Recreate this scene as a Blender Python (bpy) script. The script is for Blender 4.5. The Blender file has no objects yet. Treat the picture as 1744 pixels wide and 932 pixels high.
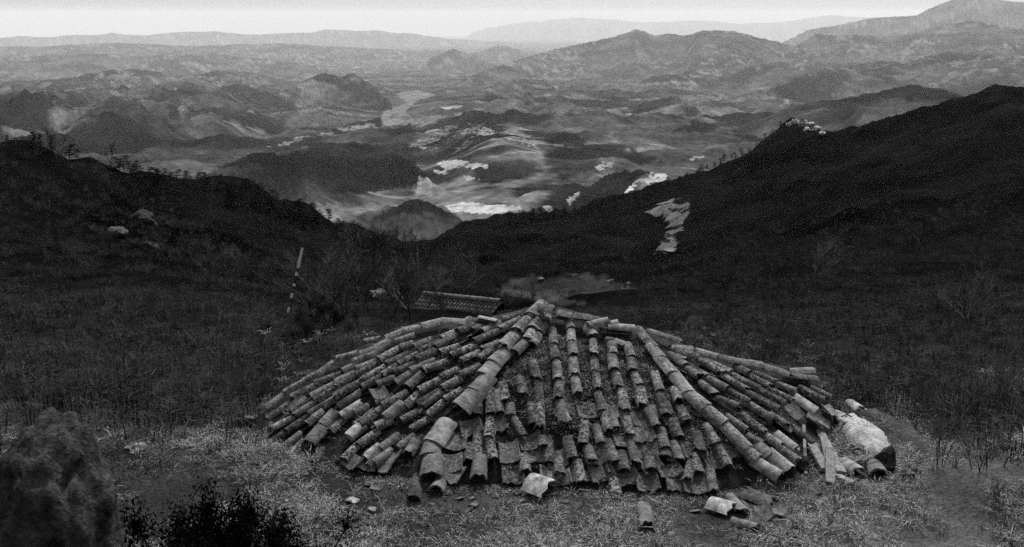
import bpy, bmesh, math, random
import numpy as np
from mathutils import Vector, Matrix
random.seed(7); rng = np.random.default_rng(7)
S = bpy.context.scene
COL = S.collection
# ------------------------------------------------------------------ camera, sky, sun, exposure
W0, H0, F0 = 1744.0, 932.0, 1675.0            # photograph size and focal length in its pixels
HORIZON = 34.0
PITCH = math.atan((H0/2-HORIZON)/F0)
CAMZ = 5.0
cp, sp = math.cos(PITCH), math.sin(PITCH)
cam = bpy.data.cameras.new('camera'); camo = bpy.data.objects.new('camera', cam); COL.objects.link(camo)
camo.location = (0, 0, CAMZ); camo.rotation_euler = (math.pi/2-PITCH, 0, 0)
cam.sensor_width = 36; cam.lens = 36*F0/W0; cam.clip_start = .1; cam.clip_end = 200000
cam.dof.use_dof = True; cam.dof.focus_distance = 14.5; cam.dof.aperture_fstop = 4.8
S.camera = camo
SUN_EL, SUN_AZ = math.radians(56), math.radians(16)     # azimuth from +y (view direction), negative = left
world = bpy.data.worlds.new('World'); S.world = world; world.use_nodes = True
nt = world.node_tree; nt.nodes.clear()
sky = nt.nodes.new('ShaderNodeTexSky'); sky.sky_type = 'NISHITA'; sky.sun_disc = False
sky.sun_elevation = SUN_EL; sky.sun_rotation = SUN_AZ; sky.altitude = 500
sky.air_density = 1.4; sky.dust_density = 6.0; sky.ozone_density = 1.0
bw = nt.nodes.new('ShaderNodeRGBToBW'); bg = nt.nodes.new('ShaderNodeBackground'); wo = nt.nodes.new('ShaderNodeOutputWorld')
bg.inputs['Strength'].default_value = 0.15
nt.links.new(sky.outputs[0], bw.inputs[0]); nt.links.new(bw.outputs[0], bg.inputs[0]); nt.links.new(bg.outputs[0], wo.inputs[0])
sl = bpy.data.lights.new('sun', 'SUN'); sl.energy = 2.6; sl.angle = math.radians(7); sl.color = (1, 1, 1)
so = bpy.data.objects.new('sun', sl); COL.objects.link(so)
sdir = Vector((math.sin(SUN_AZ)*math.cos(SUN_EL), math.cos(SUN_AZ)*math.cos(SUN_EL), math.sin(SUN_EL)))
so.rotation_euler = (-sdir).to_track_quat('-Z', 'Y').to_euler(); so.location = sdir*60
S.view_settings.view_transform = 'Standard'; S.view_settings.look = 'None'
S.view_settings.exposure = 0.85; S.view_settings.gamma = 1.0; S.view_settings.use_curve_mapping = False
S.render.engine = 'CYCLES'
S.cycles.use_denoising = False; S.cycles.max_bounces = 5; S.cycles.diffuse_bounces = 2; S.cycles.glossy_bounces = 1
S.cycles.transparent_max_bounces = 8; S.cycles.volume_bounces = 0; S.cycles.use_adaptive_sampling = True
S.cycles.adaptive_threshold = 0.01
HAZE_DENSITY = 2.1e-5
_KQ = np.array([0, 1000, 2000, 2700, 4000, 6000, 10000, 20000, 80000.]); _KV = np.array([.55, .55, .57, .62, .85, 1.12, 1.4, 1.5, 1.5])
def far_r(q): return q*np.interp(q, _KQ, _KV)    # map distances (as noted below) to distances in the scene
_KT = np.linspace(0, 80000, 4001); _KR = far_r(_KT)
def far_q(r): return np.interp(r, _KR, _KT)

# ------------------------------------------------------------------ helpers
def pix_dir(x, y):
    u = (x-W0/2)/F0; v = (y-H0/2)/F0
    return np.array([u, cp-v*sp, -sp-v*cp])
def pix_polar(x, y):                           # azimuth, tangent of elevation
    d = pix_dir(x, y); h = math.hypot(d[0], d[1])
    return math.atan2(d[0], d[1]), d[2]/h
def at_z(x, y, z):
    d = pix_dir(x, y); t = (z-CAMZ)/d[2]
    return np.array([0, 0, CAMZ])+d*t
def project(x, y, z):
    dz = z-CAMZ; dep = y*cp-dz*sp; up = y*sp+dz*cp
    return W0/2+F0*x/dep, H0/2-F0*up/dep
def tag(o, label=None, cat=None, group=None, kind=None):
    if label: o['label'] = label
    if cat: o['category'] = cat
    if group: o['group'] = group
    if kind: o['kind'] = kind
    elif cat: o['kind'] = 'thing'
    return o
def empty(name, loc=(0, 0, 0), rz=0, sc=1.0):
    o = bpy.data.objects.new(name, None); COL.objects.link(o); o.location = loc; o.rotation_euler = (0, 0, rz); o.scale = (sc,)*3
    o.empty_display_size = .2
    return o
def mesh_obj(name, me, mat=None, parent=None, link=True):
    o = bpy.data.objects.new(name, me)
    if mat and not me.materials: me.materials.append(mat)
    if link: COL.objects.link(o)
    if parent: o.parent = parent
    return o
def mesh_from(name, V, F, mat=None, smooth=True):
    me = bpy.data.meshes.new(name); me.from_pydata([tuple(map(float, v)) for v in V], [], [tuple(int(i) for i in f) for f in F])
    if mat: me.materials.append(mat)
    if smooth: me.polygons.foreach_set('use_smooth', [True]*len(me.polygons))
    me.update(); return me
def fast_mesh(name, V, F, mat=None, smooth=True):   # F: numpy (n,3) or (n,4)
    V = np.asarray(V, np.float32); F = np.asarray(F, np.int32); k = F.shape[1]
    me = bpy.data.meshes.new(name); me.vertices.add(len(V)); me.vertices.foreach_set('co', V.ravel())
    me.loops.add(F.size); me.loops.foreach_set('vertex_index', F.ravel())
    me.polygons.add(len(F)); me.polygons.foreach_set('loop_start', np.arange(0, F.size, k, dtype=np.int32))
    if smooth: me.polygons.foreach_set('use_smooth', np.ones(len(F), bool))
    if mat: me.materials.append(mat)
    me.update(calc_edges=True); me.validate(); return me
# vectorised gradient noise
_P = np.random.default_rng(3).permutation(512); _P = np.concatenate([_P, _P, _P])
_G = np.random.default_rng(4).normal(size=(512, 3)); _G /= np.linalg.norm(_G, axis=1)[:, None]
_GX = np.cos(np.arange(512)*2.399963); _GY = np.sin(np.arange(512)*2.399963)
def pnoise(x, y, z=None):
    if z is None:
        x = np.asarray(x, float); y = np.asarray(y, float); xi, yi = np.floor(x).astype(np.int32), np.floor(y).astype(np.int32); xf, yf = x-xi, y-yi
        u, v = xf*xf*xf*(xf*(xf*6-15)+10), yf*yf*yf*(yf*(yf*6-15)+10)
        p0, p1 = _P[xi & 511], _P[(xi+1) & 511]
        def c(p, a, b):
            h = _P[(p+yi+b) & 511]; return _GX[h]*(xf-a)+_GY[h]*(yf-b)
        g0 = c(p0, 0, 0); g0 = g0+(c(p1, 1, 0)-g0)*u; g1 = c(p0, 0, 1); g1 = g1+(c(p1, 1, 1)-g1)*u
        return 1.3*(g0+(g1-g0)*v)
    x = np.asarray(x, float); y = np.asarray(y, float); z = np.zeros_like(x) if z is None else np.asarray(z, float)+0*x
    xi, yi, zi = np.floor(x).astype(int), np.floor(y).astype(int), np.floor(z).astype(int)
    xf, yf, zf = x-xi, y-yi, z-zi
    u, v, w = [t*t*t*(t*(t*6-15)+10) for t in (xf, yf, zf)]
    def g(a, b, c):
        h = _P[(_P[(_P[(xi+a) & 511]+yi+b) & 511]+zi+c) & 511]; q = _G[h]
        return q[..., 0]*(xf-a)+q[..., 1]*(yf-b)+q[..., 2]*(zf-c)
    L = lambda a, b, t: a+(b-a)*t
    return 1.5*L(L(L(g(0,0,0), g(1,0,0), u), L(g(0,1,0), g(1,1,0), u), v), L(L(g(0,0,1), g(1,0,1), u), L(g(0,1,1), g(1,1,1), u), v), w)
def fbm(x, y, o=4, z=None, gain=.5):
    s = 0; a = 1; f = 1
    for i in range(o):
        s = s+a*pnoise(np.asarray(x)*f+i*17.3, np.asarray(y)*f-i*9.1, z); a *= gain; f *= 2.03
    return s
def ridged(x, y, o=4):
    s = 0; a = .6; f = 1
    for i in range(o):
        s = s+a*(1-np.abs(pnoise(np.asarray(x)*f+i*31.7, np.asarray(y)*f+i*7.9))*2); a *= .5; f *= 2.1
    return s
def sstep(a, b, x):
    t = np.clip((x-a)/(b-a), 0, 1); return t*t*(3-2*t)

# ------------------------------------------------------------------ materials (all neutral: the photograph is monochrome)
def new_mat(name, rough=.9):
    m = bpy.data.materials.new(name); m.use_nodes = True; n = m.node_tree.nodes; b = n['Principled BSDF']
    b.inputs['Roughness'].default_value = rough; b.inputs['Specular IOR Level'].default_value = .2
    return m, n, m.node_tree.links, b
def N(n, t, **kw):
    q = n.new(t)
    for k, v in kw.items():
        if k in q.inputs: q.inputs[k].default_value = v
        else: setattr(q, k, v)
    return q
def ramp(n, pts):
    r = n.new('ShaderNodeValToRGB'); e = r.color_ramp.elements
    while len(e) < len(pts): e.new(.5)
    for q, (p, c) in zip(e, pts): q.position = p; q.color = (c, c, c, 1)
    return r
def mixc(n, l, fac, a, b, mode='MIX'):
    m = n.new('ShaderNodeMix'); m.data_type = 'RGBA'; m.blend_type = mode
    for sock, val in ((m.inputs[0], fac), (m.inputs[6], a), (m.inputs[7], b)):
        if isinstance(val, (int, float)): sock.default_value = val if sock.type == 'VALUE' else (val, val, val, 1)
        else: l.new(val, sock)
    return m.outputs[2]
def tile_material():
    m, n, l, b = new_mat('weathered_clay', .95); b.inputs['Specular IOR Level'].default_value = .08
    tc = N(n, 'ShaderNodeTexCoord'); oi = N(n, 'ShaderNodeObjectInfo')
    off = N(n, 'ShaderNodeVectorMath', operation='SCALE'); l.new(oi.outputs['Random'], off.inputs['Scale']); off.inputs[0].default_value = (37, 21, 53)
    add = N(n, 'ShaderNodeVectorMath', operation='ADD'); l.new(tc.outputs['Object'], add.inputs[0]); l.new(off.outputs[0], add.inputs[1])
    n1 = N(n, 'ShaderNodeTexNoise', Scale=9.0, Detail=5.0, Roughness=.65); n2 = N(n, 'ShaderNodeTexNoise', Scale=26.0, Detail=6.0, Roughness=.72)
    n3 = N(n, 'ShaderNodeTexNoise', Scale=5.0, Detail=2.0); vo = N(n, 'ShaderNodeTexVoronoi', Scale=30.0)
    for q in (n1, n2, n3, vo): l.new(add.outputs[0], q.inputs['Vector'])
    base = mixc(n, l, 1.0, oi.outputs['Color'], ramp_out(n, l, n1.outputs[0], [(.3, .2), (.5, .8), (.72, 1.6)]), 'MULTIPLY')
    # lichen: pale crusts broken up by fine noise; strength from the object's alpha
    lm = N(n, 'ShaderNodeMath', operation='MULTIPLY'); l.new(ramp_out(n, l, n2.outputs[0], [(.47, 0), (.55, 1)]), lm.inputs[0]); l.new(ramp_out(n, l, n3.outputs[0], [(.35, .15), (.62, 1)]), lm.inputs[1])
    lm2 = N(n, 'ShaderNodeMath', operation='MULTIPLY'); l.new(lm.outputs[0], lm2.inputs[0]); l.new(oi.outputs['Alpha'], lm2.inputs[1])
    c = mixc(n, l, lm2.outputs[0], base, .24)
    dk = mixc(n, l, 1.0, c, ramp_out(n, l, vo.outputs['Distance'], [(.0, .55), (.28, 1.0)]), 'MULTIPLY')
    l.new(dk, b.inputs['Base Color'])
    bp = N(n, 'ShaderNodeBump', Strength=.9, Distance=.014); l.new(n2.outputs[0], bp.inputs['Height']); l.new(bp.outputs[0], b.inputs['Normal'])
    return m
def ramp_out(n, l, src, pts):
    r = ramp(n, pts); l.new(src, r.inputs[0]); return r.outputs[0]
def noisy_mat(name, lo, hi, scale=6.0, fine=40.0, bump=.5, dist=.02, rough=.95, coord='Object'):
    m, n, l, b = new_mat(name, rough); b.inputs['Specular IOR Level'].default_value = .05
    tc = N(n, 'ShaderNodeTexCoord'); oi = N(n, 'ShaderNodeObjectInfo')
    off = N(n, 'ShaderNodeVectorMath', operation='SCALE'); l.new(oi.outputs['Random'], off.inputs['Scale']); off.inputs[0].default_value = (31, 17, 43)
    add = N(n, 'ShaderNodeVectorMath', operation='ADD'); l.new(tc.outputs[coord], add.inputs[0]); l.new(off.outputs[0], add.inputs[1])
    n1 = N(n, 'ShaderNodeTexNoise', Scale=scale, Detail=6.0, Roughness=.65); n2 = N(n, 'ShaderNodeTexNoise', Scale=fine, Detail=4.0, Roughness=.7)
    for q in (n1, n2): l.new(add.outputs[0], q.inputs['Vector'])
    a = ramp_out(n, l, n1.outputs[0], [(.32, lo), (.68, hi)])
    c = mixc(n, l, 1.0, a, ramp_out(n, l, n2.outputs[0], [(.3, .55), (.7, 1.4)]), 'MULTIPLY')
    l.new(c, b.inputs['Base Color'])
    bp = N(n, 'ShaderNodeBump', Strength=bump, Distance=dist); l.new(n2.outputs[0], bp.inputs['Height']); l.new(bp.outputs[0], b.inputs['Normal'])
    return m
def plant_mat(name, lo, hi, rough=.8):          # tone varies from instance to instance
    m, n, l, b = new_mat(name, rough); oi = N(n, 'ShaderNodeObjectInfo')
    g = N(n, 'ShaderNodeNewGeometry')
    c = mixc(n, l, 1.0, ramp_out(n, l, oi.outputs['Random'], [(0, lo), (1, hi)]), ramp_out(n, l, g.outputs['Random Per Island'], [(0, .6), (1, 1.5)]), 'MULTIPLY')
    l.new(c, b.inputs['Base Color']); b.inputs['Specular IOR Level'].default_value = 0.0
    return m
MT = tile_material()
M_bed = noisy_mat('clay_bedding', .010, .035, 5, 45, .9, .04)
M_rock = noisy_mat('lichened_rock', .006, .045, 7, 26, .8, .03)
M_boulder = noisy_mat('mottled_boulder', .003, .075, 12, 30, 1.0, .06)
M_dash = noisy_mat('pale_dash', .45, .6, 10, 60, .2, .01)
M_rock2 = noisy_mat('pale_lichened_rock', .02, .085, 7, 26, .8, .03)
M_stone = noisy_mat('pale_stone', .035, .15, 7, 34, .9, .03)
M_plaster = noisy_mat('pale_lime_plaster', .17, .36, 6, 45, .9, .03)
M_wood = noisy_mat('grey_weathered_wood', .08, .2, 14, 60, .5, .01)
M_earth = noisy_mat('bare_earth', .02, .075, 5, 40, 1.0, .05)
M_twig = plant_mat('bare_twig', .022, .07)
M_treetwig = plant_mat('tree_twig', .03, .085)
M_lowbrush = plant_mat('low_brush', .008, .034)
M_paletwig = plant_mat('pale_bare_twig', .06, .13)
M_bark = noisy_mat('dark_bark', .02, .05, 8, 40, .7, .02)
M_needle = plant_mat('pine_needle', .007, .016)
M_leaf = plant_mat('evergreen_leaf', .004, .010)
M_grass = plant_mat('dry_grass', .06, .25)
M_dgrass = plant_mat('dark_dry_grass', .016, .06)

# ------------------------------------------------------------------ the ground: one polar sheet to the horizon
NEAR = [  # crest pixel, then (pixel row, distance) down the visible slope
 ((-120, 200), [(760, 11.6), (690, 13.8), (600, 24), (500, 42), (400, 60), (300, 78), (200, 98)]),
 ((45, 236), [(760, 11.4), (690, 13.4), (600, 24), (500, 42), (400, 62), (300, 88), (236, 105)]),
 ((150, 262), [(760, 11.2), (690, 13.2), (600, 23), (500, 41), (400, 64), (300, 98), (262, 115)]),
 ((250, 300), [(760, 11.2), (690, 13.1), (600, 22), (500, 41), (400, 72), (330, 112), (300, 130)]),
 ((400, 318), [(760, 11.3), (700, 12.9), (640, 17), (560, 31), (450, 65), (370, 115), (318, 150)]),
 ((500, 348), [(760, 11.3), (700, 12.8), (640, 16.8), (560, 33), (450, 80), (385, 135), (348, 165)]),
 ((610, 392), [(760, 11.3), (700, 12.7), (640, 16.5), (560, 36), (480, 78), (425, 145), (392, 180)]),
 ((700, 425), [(760, 11.3), (700, 12.7), (640, 16), (560, 40), (520, 62), (460, 140), (425, 220)]),
 ((780, 402), [(760, 11.3), (700, 12.7), (640, 16), (560, 40), (515, 66), (470, 125), (430, 210), (402, 320)]),
 ((870, 374), [(760, 11.3), (700, 12.7), (640, 16), (560, 40), (510, 75), (480, 106), (440, 190), (400, 330), (374, 430)]),
 ((1000, 358), [(760, 11.3), (700, 12.7), (640, 16), (560, 38), (520, 60), (480, 97), (450, 165), (400, 300), (358, 450)]),
 ((1100, 330), [(760, 11.3), (700, 12.7), (640, 16), (580, 32), (520, 55), (480, 86), (430, 175), (380, 330), (330, 480)]),
 ((1200, 290), [(760, 11.3), (700, 13), (650, 17), (600, 26), (540, 45), (480, 85), (400, 205), (330, 400), (290, 520)]),
 ((1290, 238), [(760, 11.3), (700, 13), (650, 18), (610, 24), (560, 38), (480, 80), (400, 175), (300, 380), (238, 570)]),
 ((1345, 208), [(760, 11.3), (700, 13), (650, 18), (560, 36), (480, 75), (400, 155), (300, 330), (208, 600)]),
 ((1375, 208), [(760, 11.3), (700, 13.4), (650, 18), (580, 32), (480, 72), (400, 148), (300, 320), (208, 590)]),
 ((1410, 228), [(760, 11.3), (710, 13.2), (660, 17.5), (580, 31), (480, 70), (400, 140), (300, 300), (228, 520)]),
 ((1550, 198), [(760, 11.6), (720, 13.2), (690, 15.6), (600, 26), (500, 55), (400, 120), (300, 245), (198, 500)]),
 ((1690, 168), [(800, 10.8), (760, 12.0), (720, 14.2), (620, 22.5), (500, 49), (400, 105), (300, 200), (168, 440)]),
 ((1860, 140), [(800, 10.8), (760, 12.2), (720, 14.2), (620, 22), (500, 46), (400, 95), (300, 180), (140, 400)]),
]
def dep_tan(az, y):
    v = (y-H0/2)/F0
    return (sp+v*cp)*math.cos(az)/(cp-v*sp)
LR = np.linspace(math.log(.4), math.log(2500), 420)
_cols, _azs = [], []
def comp(r, rc): return r if (rc < 250 or r < 100) else 100+(r-100)*.6
NEAR = [(c, [(y, comp(r, kn[-1][1])) for y, r in kn]) for c, kn in NEAR]
for (cx, cy), kn in NEAR:
    az, _ = pix_polar(cx, cy)
    rr = [0.0, 1.5, 3.0, 4.5, 6.0, 7.4, 8.7, 10.0]; zz = [3.4*(max(0, 1-r/8.7))**1.25 if r > 1.4 else 3.4-.55*r for r in rr]; zz[-1] = 0.0
    for (y, r) in kn: rr.append(r); zz.append(CAMZ-r*dep_tan(az, y))
    zz[0] = 3.45
    rc, zc = rr[-1], zz[-1]
    for q, s in ((1.08, .12), (1.3, .42), (2.0, .48), (6.0, .3)): rr.append(rc*q); zz.append(zz[-1]-(rr[-1]-rr[-2])*s)
    rr.append(2600.0 if rr[-1] < 2500 else rr[-1]+100); zz.append(zz[-1]-900)
    _azs.append(az); _cols.append(np.interp(np.exp(LR), rr, zz))
AZG = np.linspace(_azs[0], _azs[-1], 300)
_cols = np.array(_cols)
NG = np.array([np.interp(AZG, _azs, _cols[:, j]) for j in range(len(LR))]).T      # az x lr
def _smooth(a, ax, k):
    ker = np.exp(-np.linspace(-2, 2, 2*k+1)**2); ker /= ker.sum()
    pad = [(0, 0), (0, 0)]; pad[ax] = (k, k); b = np.pad(a, pad, mode='edge')
    return np.apply_along_axis(lambda m: np.convolve(m, ker, 'valid'), ax, b)
NGs = _smooth(_smooth(NG, 1, 4), 0, 5)
def near_z(az, r):
    i = np.clip((az-AZG[0])/(AZG[1]-AZG[0]), 0, len(AZG)-1.001); lr = np.log(np.maximum(r, .41))
    j = np.clip((lr-LR[0])/(LR[1]-LR[0]), 0, len(LR)-1.001)
    i0 = i.astype(int); j0 = j.astype(int); a = i-i0; b = j-j0
    z = (NGs[i0, j0]*(1-a)+NGs[i0+1, j0]*a)*(1-b)+(NGs[i0, j0+1]*(1-a)+NGs[i0+1, j0+1]*a)*b
    out = np.abs(az)
    up = 3.45+np.minimum(.30*r, 70)                 # the mountain goes on behind the camera
    k = sstep(math.radians(42), math.radians(75), out)
    z = np.where(r > 2450, -3000.0, z)
    return z*(1-k)+up*k
FLOOR_Q = np.array([0, 900, 1300, 1830, 2750, 3700, 5200, 7000, 12000, 26000, 60000.])
FLOOR_R = far_r(FLOOR_Q)
FLOOR_Z = np.array([-300, -285, -305, -328, -382, -425, -452, -465, -560, -620, -900.])*np.interp(FLOOR_Q, _KQ, _KV)
RIDGES = [ # name-free list: front slope, back slope, polyline (px, py, km), ruggedness
 (.20, .3, [(-400, 70, 27), (45, 61, 26), (120, 60, 26), (170, 57, 26), (190, 54, 26), (212, 59, 26), (250, 60, 26), (300, 55, 26), (350, 53, 26), (365, 52, 26), (385, 56, 26), (470, 57, 26), (530, 55, 26), (555, 50, 26), (600, 52, 26), (650, 52, 26), (690, 55, 26), (740, 63, 26), (770, 66, 26), (820, 68, 26), (1000, 84, 26)], .12),
 (.20, .3, [(780, 66, 42), (830, 46, 42), (900, 37, 42), (985, 30, 42), (1100, 36, 42), (1200, 35, 42), (1260, 40, 42), (1330, 36, 42), (1420, 25, 42), (1500, 29, 42), (1570, 31, 42), (1744, 36, 42), (2200, 30, 42)], .25),
 (.10, .3, [(-300, 92, 11), (45, 96, 11), (150, 90, 11), (230, 95, 11), (290, 91, 11), (380, 94, 11), (470, 101, 10.5), (540, 110, 10)], .6),
 (.10, .3, [(-300, 76, 15), (60, 79, 15), (200, 72, 15), (330, 78, 15), (480, 73, 15), (600, 80, 15), (690, 84, 15)], .5),
 (.22, .3, [(520, 122, 11), (600, 106, 13), (700, 84, 16), (760, 84, 16), (800, 91, 15), (850, 75, 15), (890, 86, 14.5), (960, 100, 14)], .5),
 (.20, .3, [(650, 160, 7.5), (700, 145, 8), (735, 96, 11), (770, 83, 11), (800, 93, 11), (830, 105, 10)], .5),
 (.13, .35, [(705, 168, 6.6), (760, 150, 6.9), (800, 130, 7.4), (880, 102, 8.4), (960, 80, 9.4), (1040, 64, 9.8), (1085, 50, 10), (1115, 60, 10), (1140, 57, 10), (1165, 61, 9.8), (1195, 53, 9), (1250, 54, 9), (1300, 66, 9), (1340, 76, 9), (1400, 100, 8)], .6),
 (.28, .35, [(1320, 78, 14), (1380, 49, 15), (1420, 43, 15), (1480, 31, 15), (1560, 26, 15), (1600, 8, 15), (1640, -6, 15), (1690, -2, 15), (1744, 4, 15), (1900, 20, 15)], .5),
 (.16, .35, [(1330, 92, 8.8), (1390, 58, 9.4), (1440, 60, 9.2), (1520, 62, 9.5), (1590, 46, 9.6), (1650, 35, 9.8), (1744, 48, 9.6), (1900, 40, 9.6)], .8),
 (.12, .3, [(780, 196, 4.6), (860, 182, 5.0), (940, 168, 5.6), (1040, 150, 6.2), (1130, 128, 6.6), (1230, 116, 7), (1330, 106, 7), (1420, 135, 6.4), (1500, 165, 5.2)], .6),
 (.13, .3, [(1230, 190, 4.2), (1300, 160, 5.0), (1370, 128, 5.8), (1440, 108, 6.3), (1540, 108, 6.4), (1620, 90, 6.6), (1744, 80, 6.6), (1900, 80, 6.6)], .8),
 (.22, .3, [(-300, 140, 7.2), (45, 140, 7), (120, 135, 6.9), (190, 123, 6.8), (250, 122, 6.8), (320, 131, 6.8), (380, 123, 6.8), (420, 124, 6.8), (450, 131, 6.8), (490, 137, 6.8), (520, 150, 6.6)], .9),
 (.24, .3, [(330, 170, 5.3), (370, 152, 5.5), (400, 145, 5.6), (450, 156, 5.6), (500, 180, 5.4)], .5),
 (.30, .35, [(470, 165, 5.3), (515, 140, 5.5), (550, 123, 5.6), (575, 129, 5.6), (600, 124, 5.6), (630, 143, 5.5), (660, 168, 5.3), (672, 185, 5.2)], .6),
 (.11, .3, [(-300, 160, 4.6), (45, 162, 4.5), (150, 158, 4.5), (300, 164, 4.5), (380, 172, 4.4), (430, 184, 4.3), (470, 192, 4.3), (540, 186, 4.3), (590, 200, 4.2), (615, 212, 4.1)], 1.7),
 (.12, .3, [(-300, 215, 3.5), (45, 205, 3.6), (200, 208, 3.6), (320, 222, 3.5), (420, 246, 3.3)], 1.6),
 (.14, .3, [(250, 255, 2.8), (310, 238, 3.0), (370, 246, 3.0), (430, 262, 2.9)], .7),
 (.18, .3, [(1350, 182, 3.2), (1440, 170, 3.2), (1500, 158, 3.2), (1560, 147, 3.2), (1610, 155, 3.2), (1670, 170, 3.2), (1800, 170, 3.2)], .4),
 (.16, .3, [(1130, 240, 3.0), (1200, 215, 3.2), (1290, 196, 3.4), (1380, 192, 3.4), (1470, 186, 3.0), (1744, 180, 3.0)], .5),
 (.28, .3, [(930, 236, 3.1), (955, 229, 3.1), (975, 230, 3.1), (1000, 242, 3.1)], .3),
 (.22, .3, [(1100, 240, 3.0), (1150, 212, 3.2), (1190, 206, 3.2), (1240, 222, 3.2)], .3),
 (.24, .3, [(880, 278, 2.6), (920, 262, 2.6), (980, 251, 2.6), (1040, 254, 2.6), (1090, 262, 2.6), (1130, 275, 2.6)], .5),
 (.30, .3, [(660, 256, 3.2), (700, 232, 3.3), (740, 216, 3.4), (780, 205, 3.4), (820, 208, 3.4), (860, 216, 3.4), (890, 232, 3.2), (915, 262, 3.0)], 1.3),
 (.26, .32, [(370, 290, 1.95), (400, 274, 2.0), (430, 262, 2.05), (465, 261, 2.05), (495, 272, 2.0), (520, 290, 1.9)], .3),
 (.26, .32, [(470, 268, 2.3), (510, 254, 2.3), (560, 243, 2.35), (620, 246, 2.35), (665, 258, 2.3), (695, 275, 2.2), (725, 300, 2.1), (745, 322, 2.0)], .5),
 (.30, .4, [(560, 398, 1.15), (610, 372, 1.25), (660, 352, 1.3), (705, 340, 1.3), (740, 350, 1.3), (780, 370, 1.28), (815, 388, 1.2)], .6),
 (.34, .4, [(960, 345, 1.6), (1000, 322, 1.65), (1035, 300, 1.7), (1070, 290, 1.7), (1110, 289, 1.7), (1140, 300, 1.65), (1180, 330, 1.6)], .9),
 (.30, .4, [(940, 300, 2.1), (985, 282, 2.15), (1010, 273, 2.15), (1050, 270, 2.15), (1080, 282, 2.1), (1120, 300, 2.0)], .9),
 (.20, .3, [(880, 345, 1.7), (930, 320, 1.8), (980, 310, 1.85), (1010, 322, 1.8)], .8),
]
def far_z(az, r):
    x, y = r*np.sin(az), r*np.cos(az)
    fl = np.interp(r, FLOOR_R, FLOOR_Z)+fbm(x/420, y/420, 4)*8*sstep(600, 2000, r)
    q = far_q(r); px = W0/2+F0*np.tan(az)*.98; plain = sstep(-40, 80, px-760)*sstep(1500, 2300, q)*(1-sstep(6000, 8000, q))*.75+sstep(2500, 3400, q)*(1-sstep(6500, 8500, q))*(1-sstep(330, 450, px))
    fl = fl+plain*np.maximum(0, ridged(x/1100+3, y/800, 5)-.15)*60
    rp = np.interp(q, [2800, 3300, 3700, 4100, 4500, 5200, 6000, 6800, 7500], [300, 400, 480, 560, 650, 670, 690, 710, 730])
    flat = np.exp(-((px-rp)/75)**2)*sstep(2500, 3200, q)*(1-sstep(7500, 9000, q))
    det = (ridged(x/760+1.7, y/620, 5)-.34)*66+(ridged(x/210, y/180+4, 4)-.35)*20
    det = det*(1+.7*(1-sstep(350, 480, px)))*(1-flat)*sstep(1300, 2600, q)*(.25+.75*sstep(2300, 3400, q))*(1-.75*sstep(6500, 9500, q))
    h = fl+det*.9
    for k, (fs, bs, pl, rug) in enumerate(RIDGES):
        ap = np.array([pix_polar(p[0], p[1]) for p in pl]); rk = far_r(np.array([p[2] for p in pl])*1000)
        a_, t_ = ap[:, 0], ap[:, 1]
        r0 = np.interp(az, a_, rk); t0 = np.interp(az, a_, t_)
        sel = (r > r0*.4) & (r < r0*2.2)
        if not sel.any(): continue
        A, R, X, Y = az[sel], r[sel], x[sel], y[sel]; R0, T0 = r0[sel], t0[sel]
        zc = CAMZ+R0*T0
        over = np.maximum(a_[0]-A, 0)+np.maximum(A-a_[-1], 0)
        zc = zc-over*R0*.42
        amp = np.maximum(zc-np.interp(R0, FLOOR_R, FLOOR_Z), 20)
        wav = amp*3.2
        Rw = R0*(1+.018*pnoise(A*22+k*5.1, A*0+k*3.3))
        d = R-Rw
        w = amp*.22
        dd = np.sqrt(d*d+w*w)-w
        hk = zc-np.where(d < 0, fs, bs)*dd
        below = np.clip((zc-hk)/amp, 0, 1.2)
        far_k = 1-.6*sstep(9000, 13000, R0); sc = amp*2.3*(2-far_k)
        wx, wy = pnoise(X/sc*1.3+k, Y/sc*1.3)*.5, pnoise(X/sc*1.3, Y/sc*1.3+k+9)*.5
        hk = hk+far_k*rug*amp*.30*(ridged(X/sc+wx+k*11, Y/sc*.6+wy-k*7, 4)-.42)*sstep(0.0, .5, below)+far_k*rug*amp*.09*fbm(X/sc*4, Y/sc*4, 4)
        hs = h[sel]; h[sel] = np.maximum(hs, hk)+np.minimum(6*(np.maximum(0, 14-np.abs(hs-hk))/14), 3)
    return h+det*.22
def ground_z(x, y):
    x = np.asarray(x, float); y = np.asarray(y, float)
    r = np.hypot(x, y); az = np.arctan2(x, y)
    z = near_z(az, r)
    k = sstep(8, 40, r)*1.0
    z = z+k*(fbm(x/9, y/9, 3)*.022*np.minimum(r, 130)*.6+fbm(x/60, y/60, 3)*.02*np.minimum(r, 300))+fbm(x/1.3, y/1.3, 4)*.035
    hx, hy = (x+3.1)/5.0, (y-57.5)/7.5
    z = z-4.2*np.exp(-(hx*hx+hy*hy)**2)
    big = r > 500
    if np.any(big):
        z = z.copy(); z[big] = np.maximum(z[big], far_z(az[big], r[big]))
    return z
def on_ground(px, py, rmin=6, rmax=1200):
    """where the sight line through a pixel meets the ground"""
    d = pix_dir(px, py); h = math.hypot(d[0], d[1]); rs = np.exp(np.linspace(math.log(rmin), math.log(rmax), 700)); t = rs/h
    P = d[None]*t[:, None]; P[:, 2] += CAMZ
    g = ground_z(P[:, 0], P[:, 1]); b = np.nonzero(P[:, 2] < g)[0]
    if not len(b): return on_ground(px, py+2, rmin, rmax)
    i = max(b[0], 1); f0 = P[i-1, 2]-g[i-1]; f1 = P[i, 2]-g[i]; q = f0/(f0-f1+1e-9)
    p = P[i-1]*(1-q)+P[i]*q
    return Vector(p)
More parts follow.
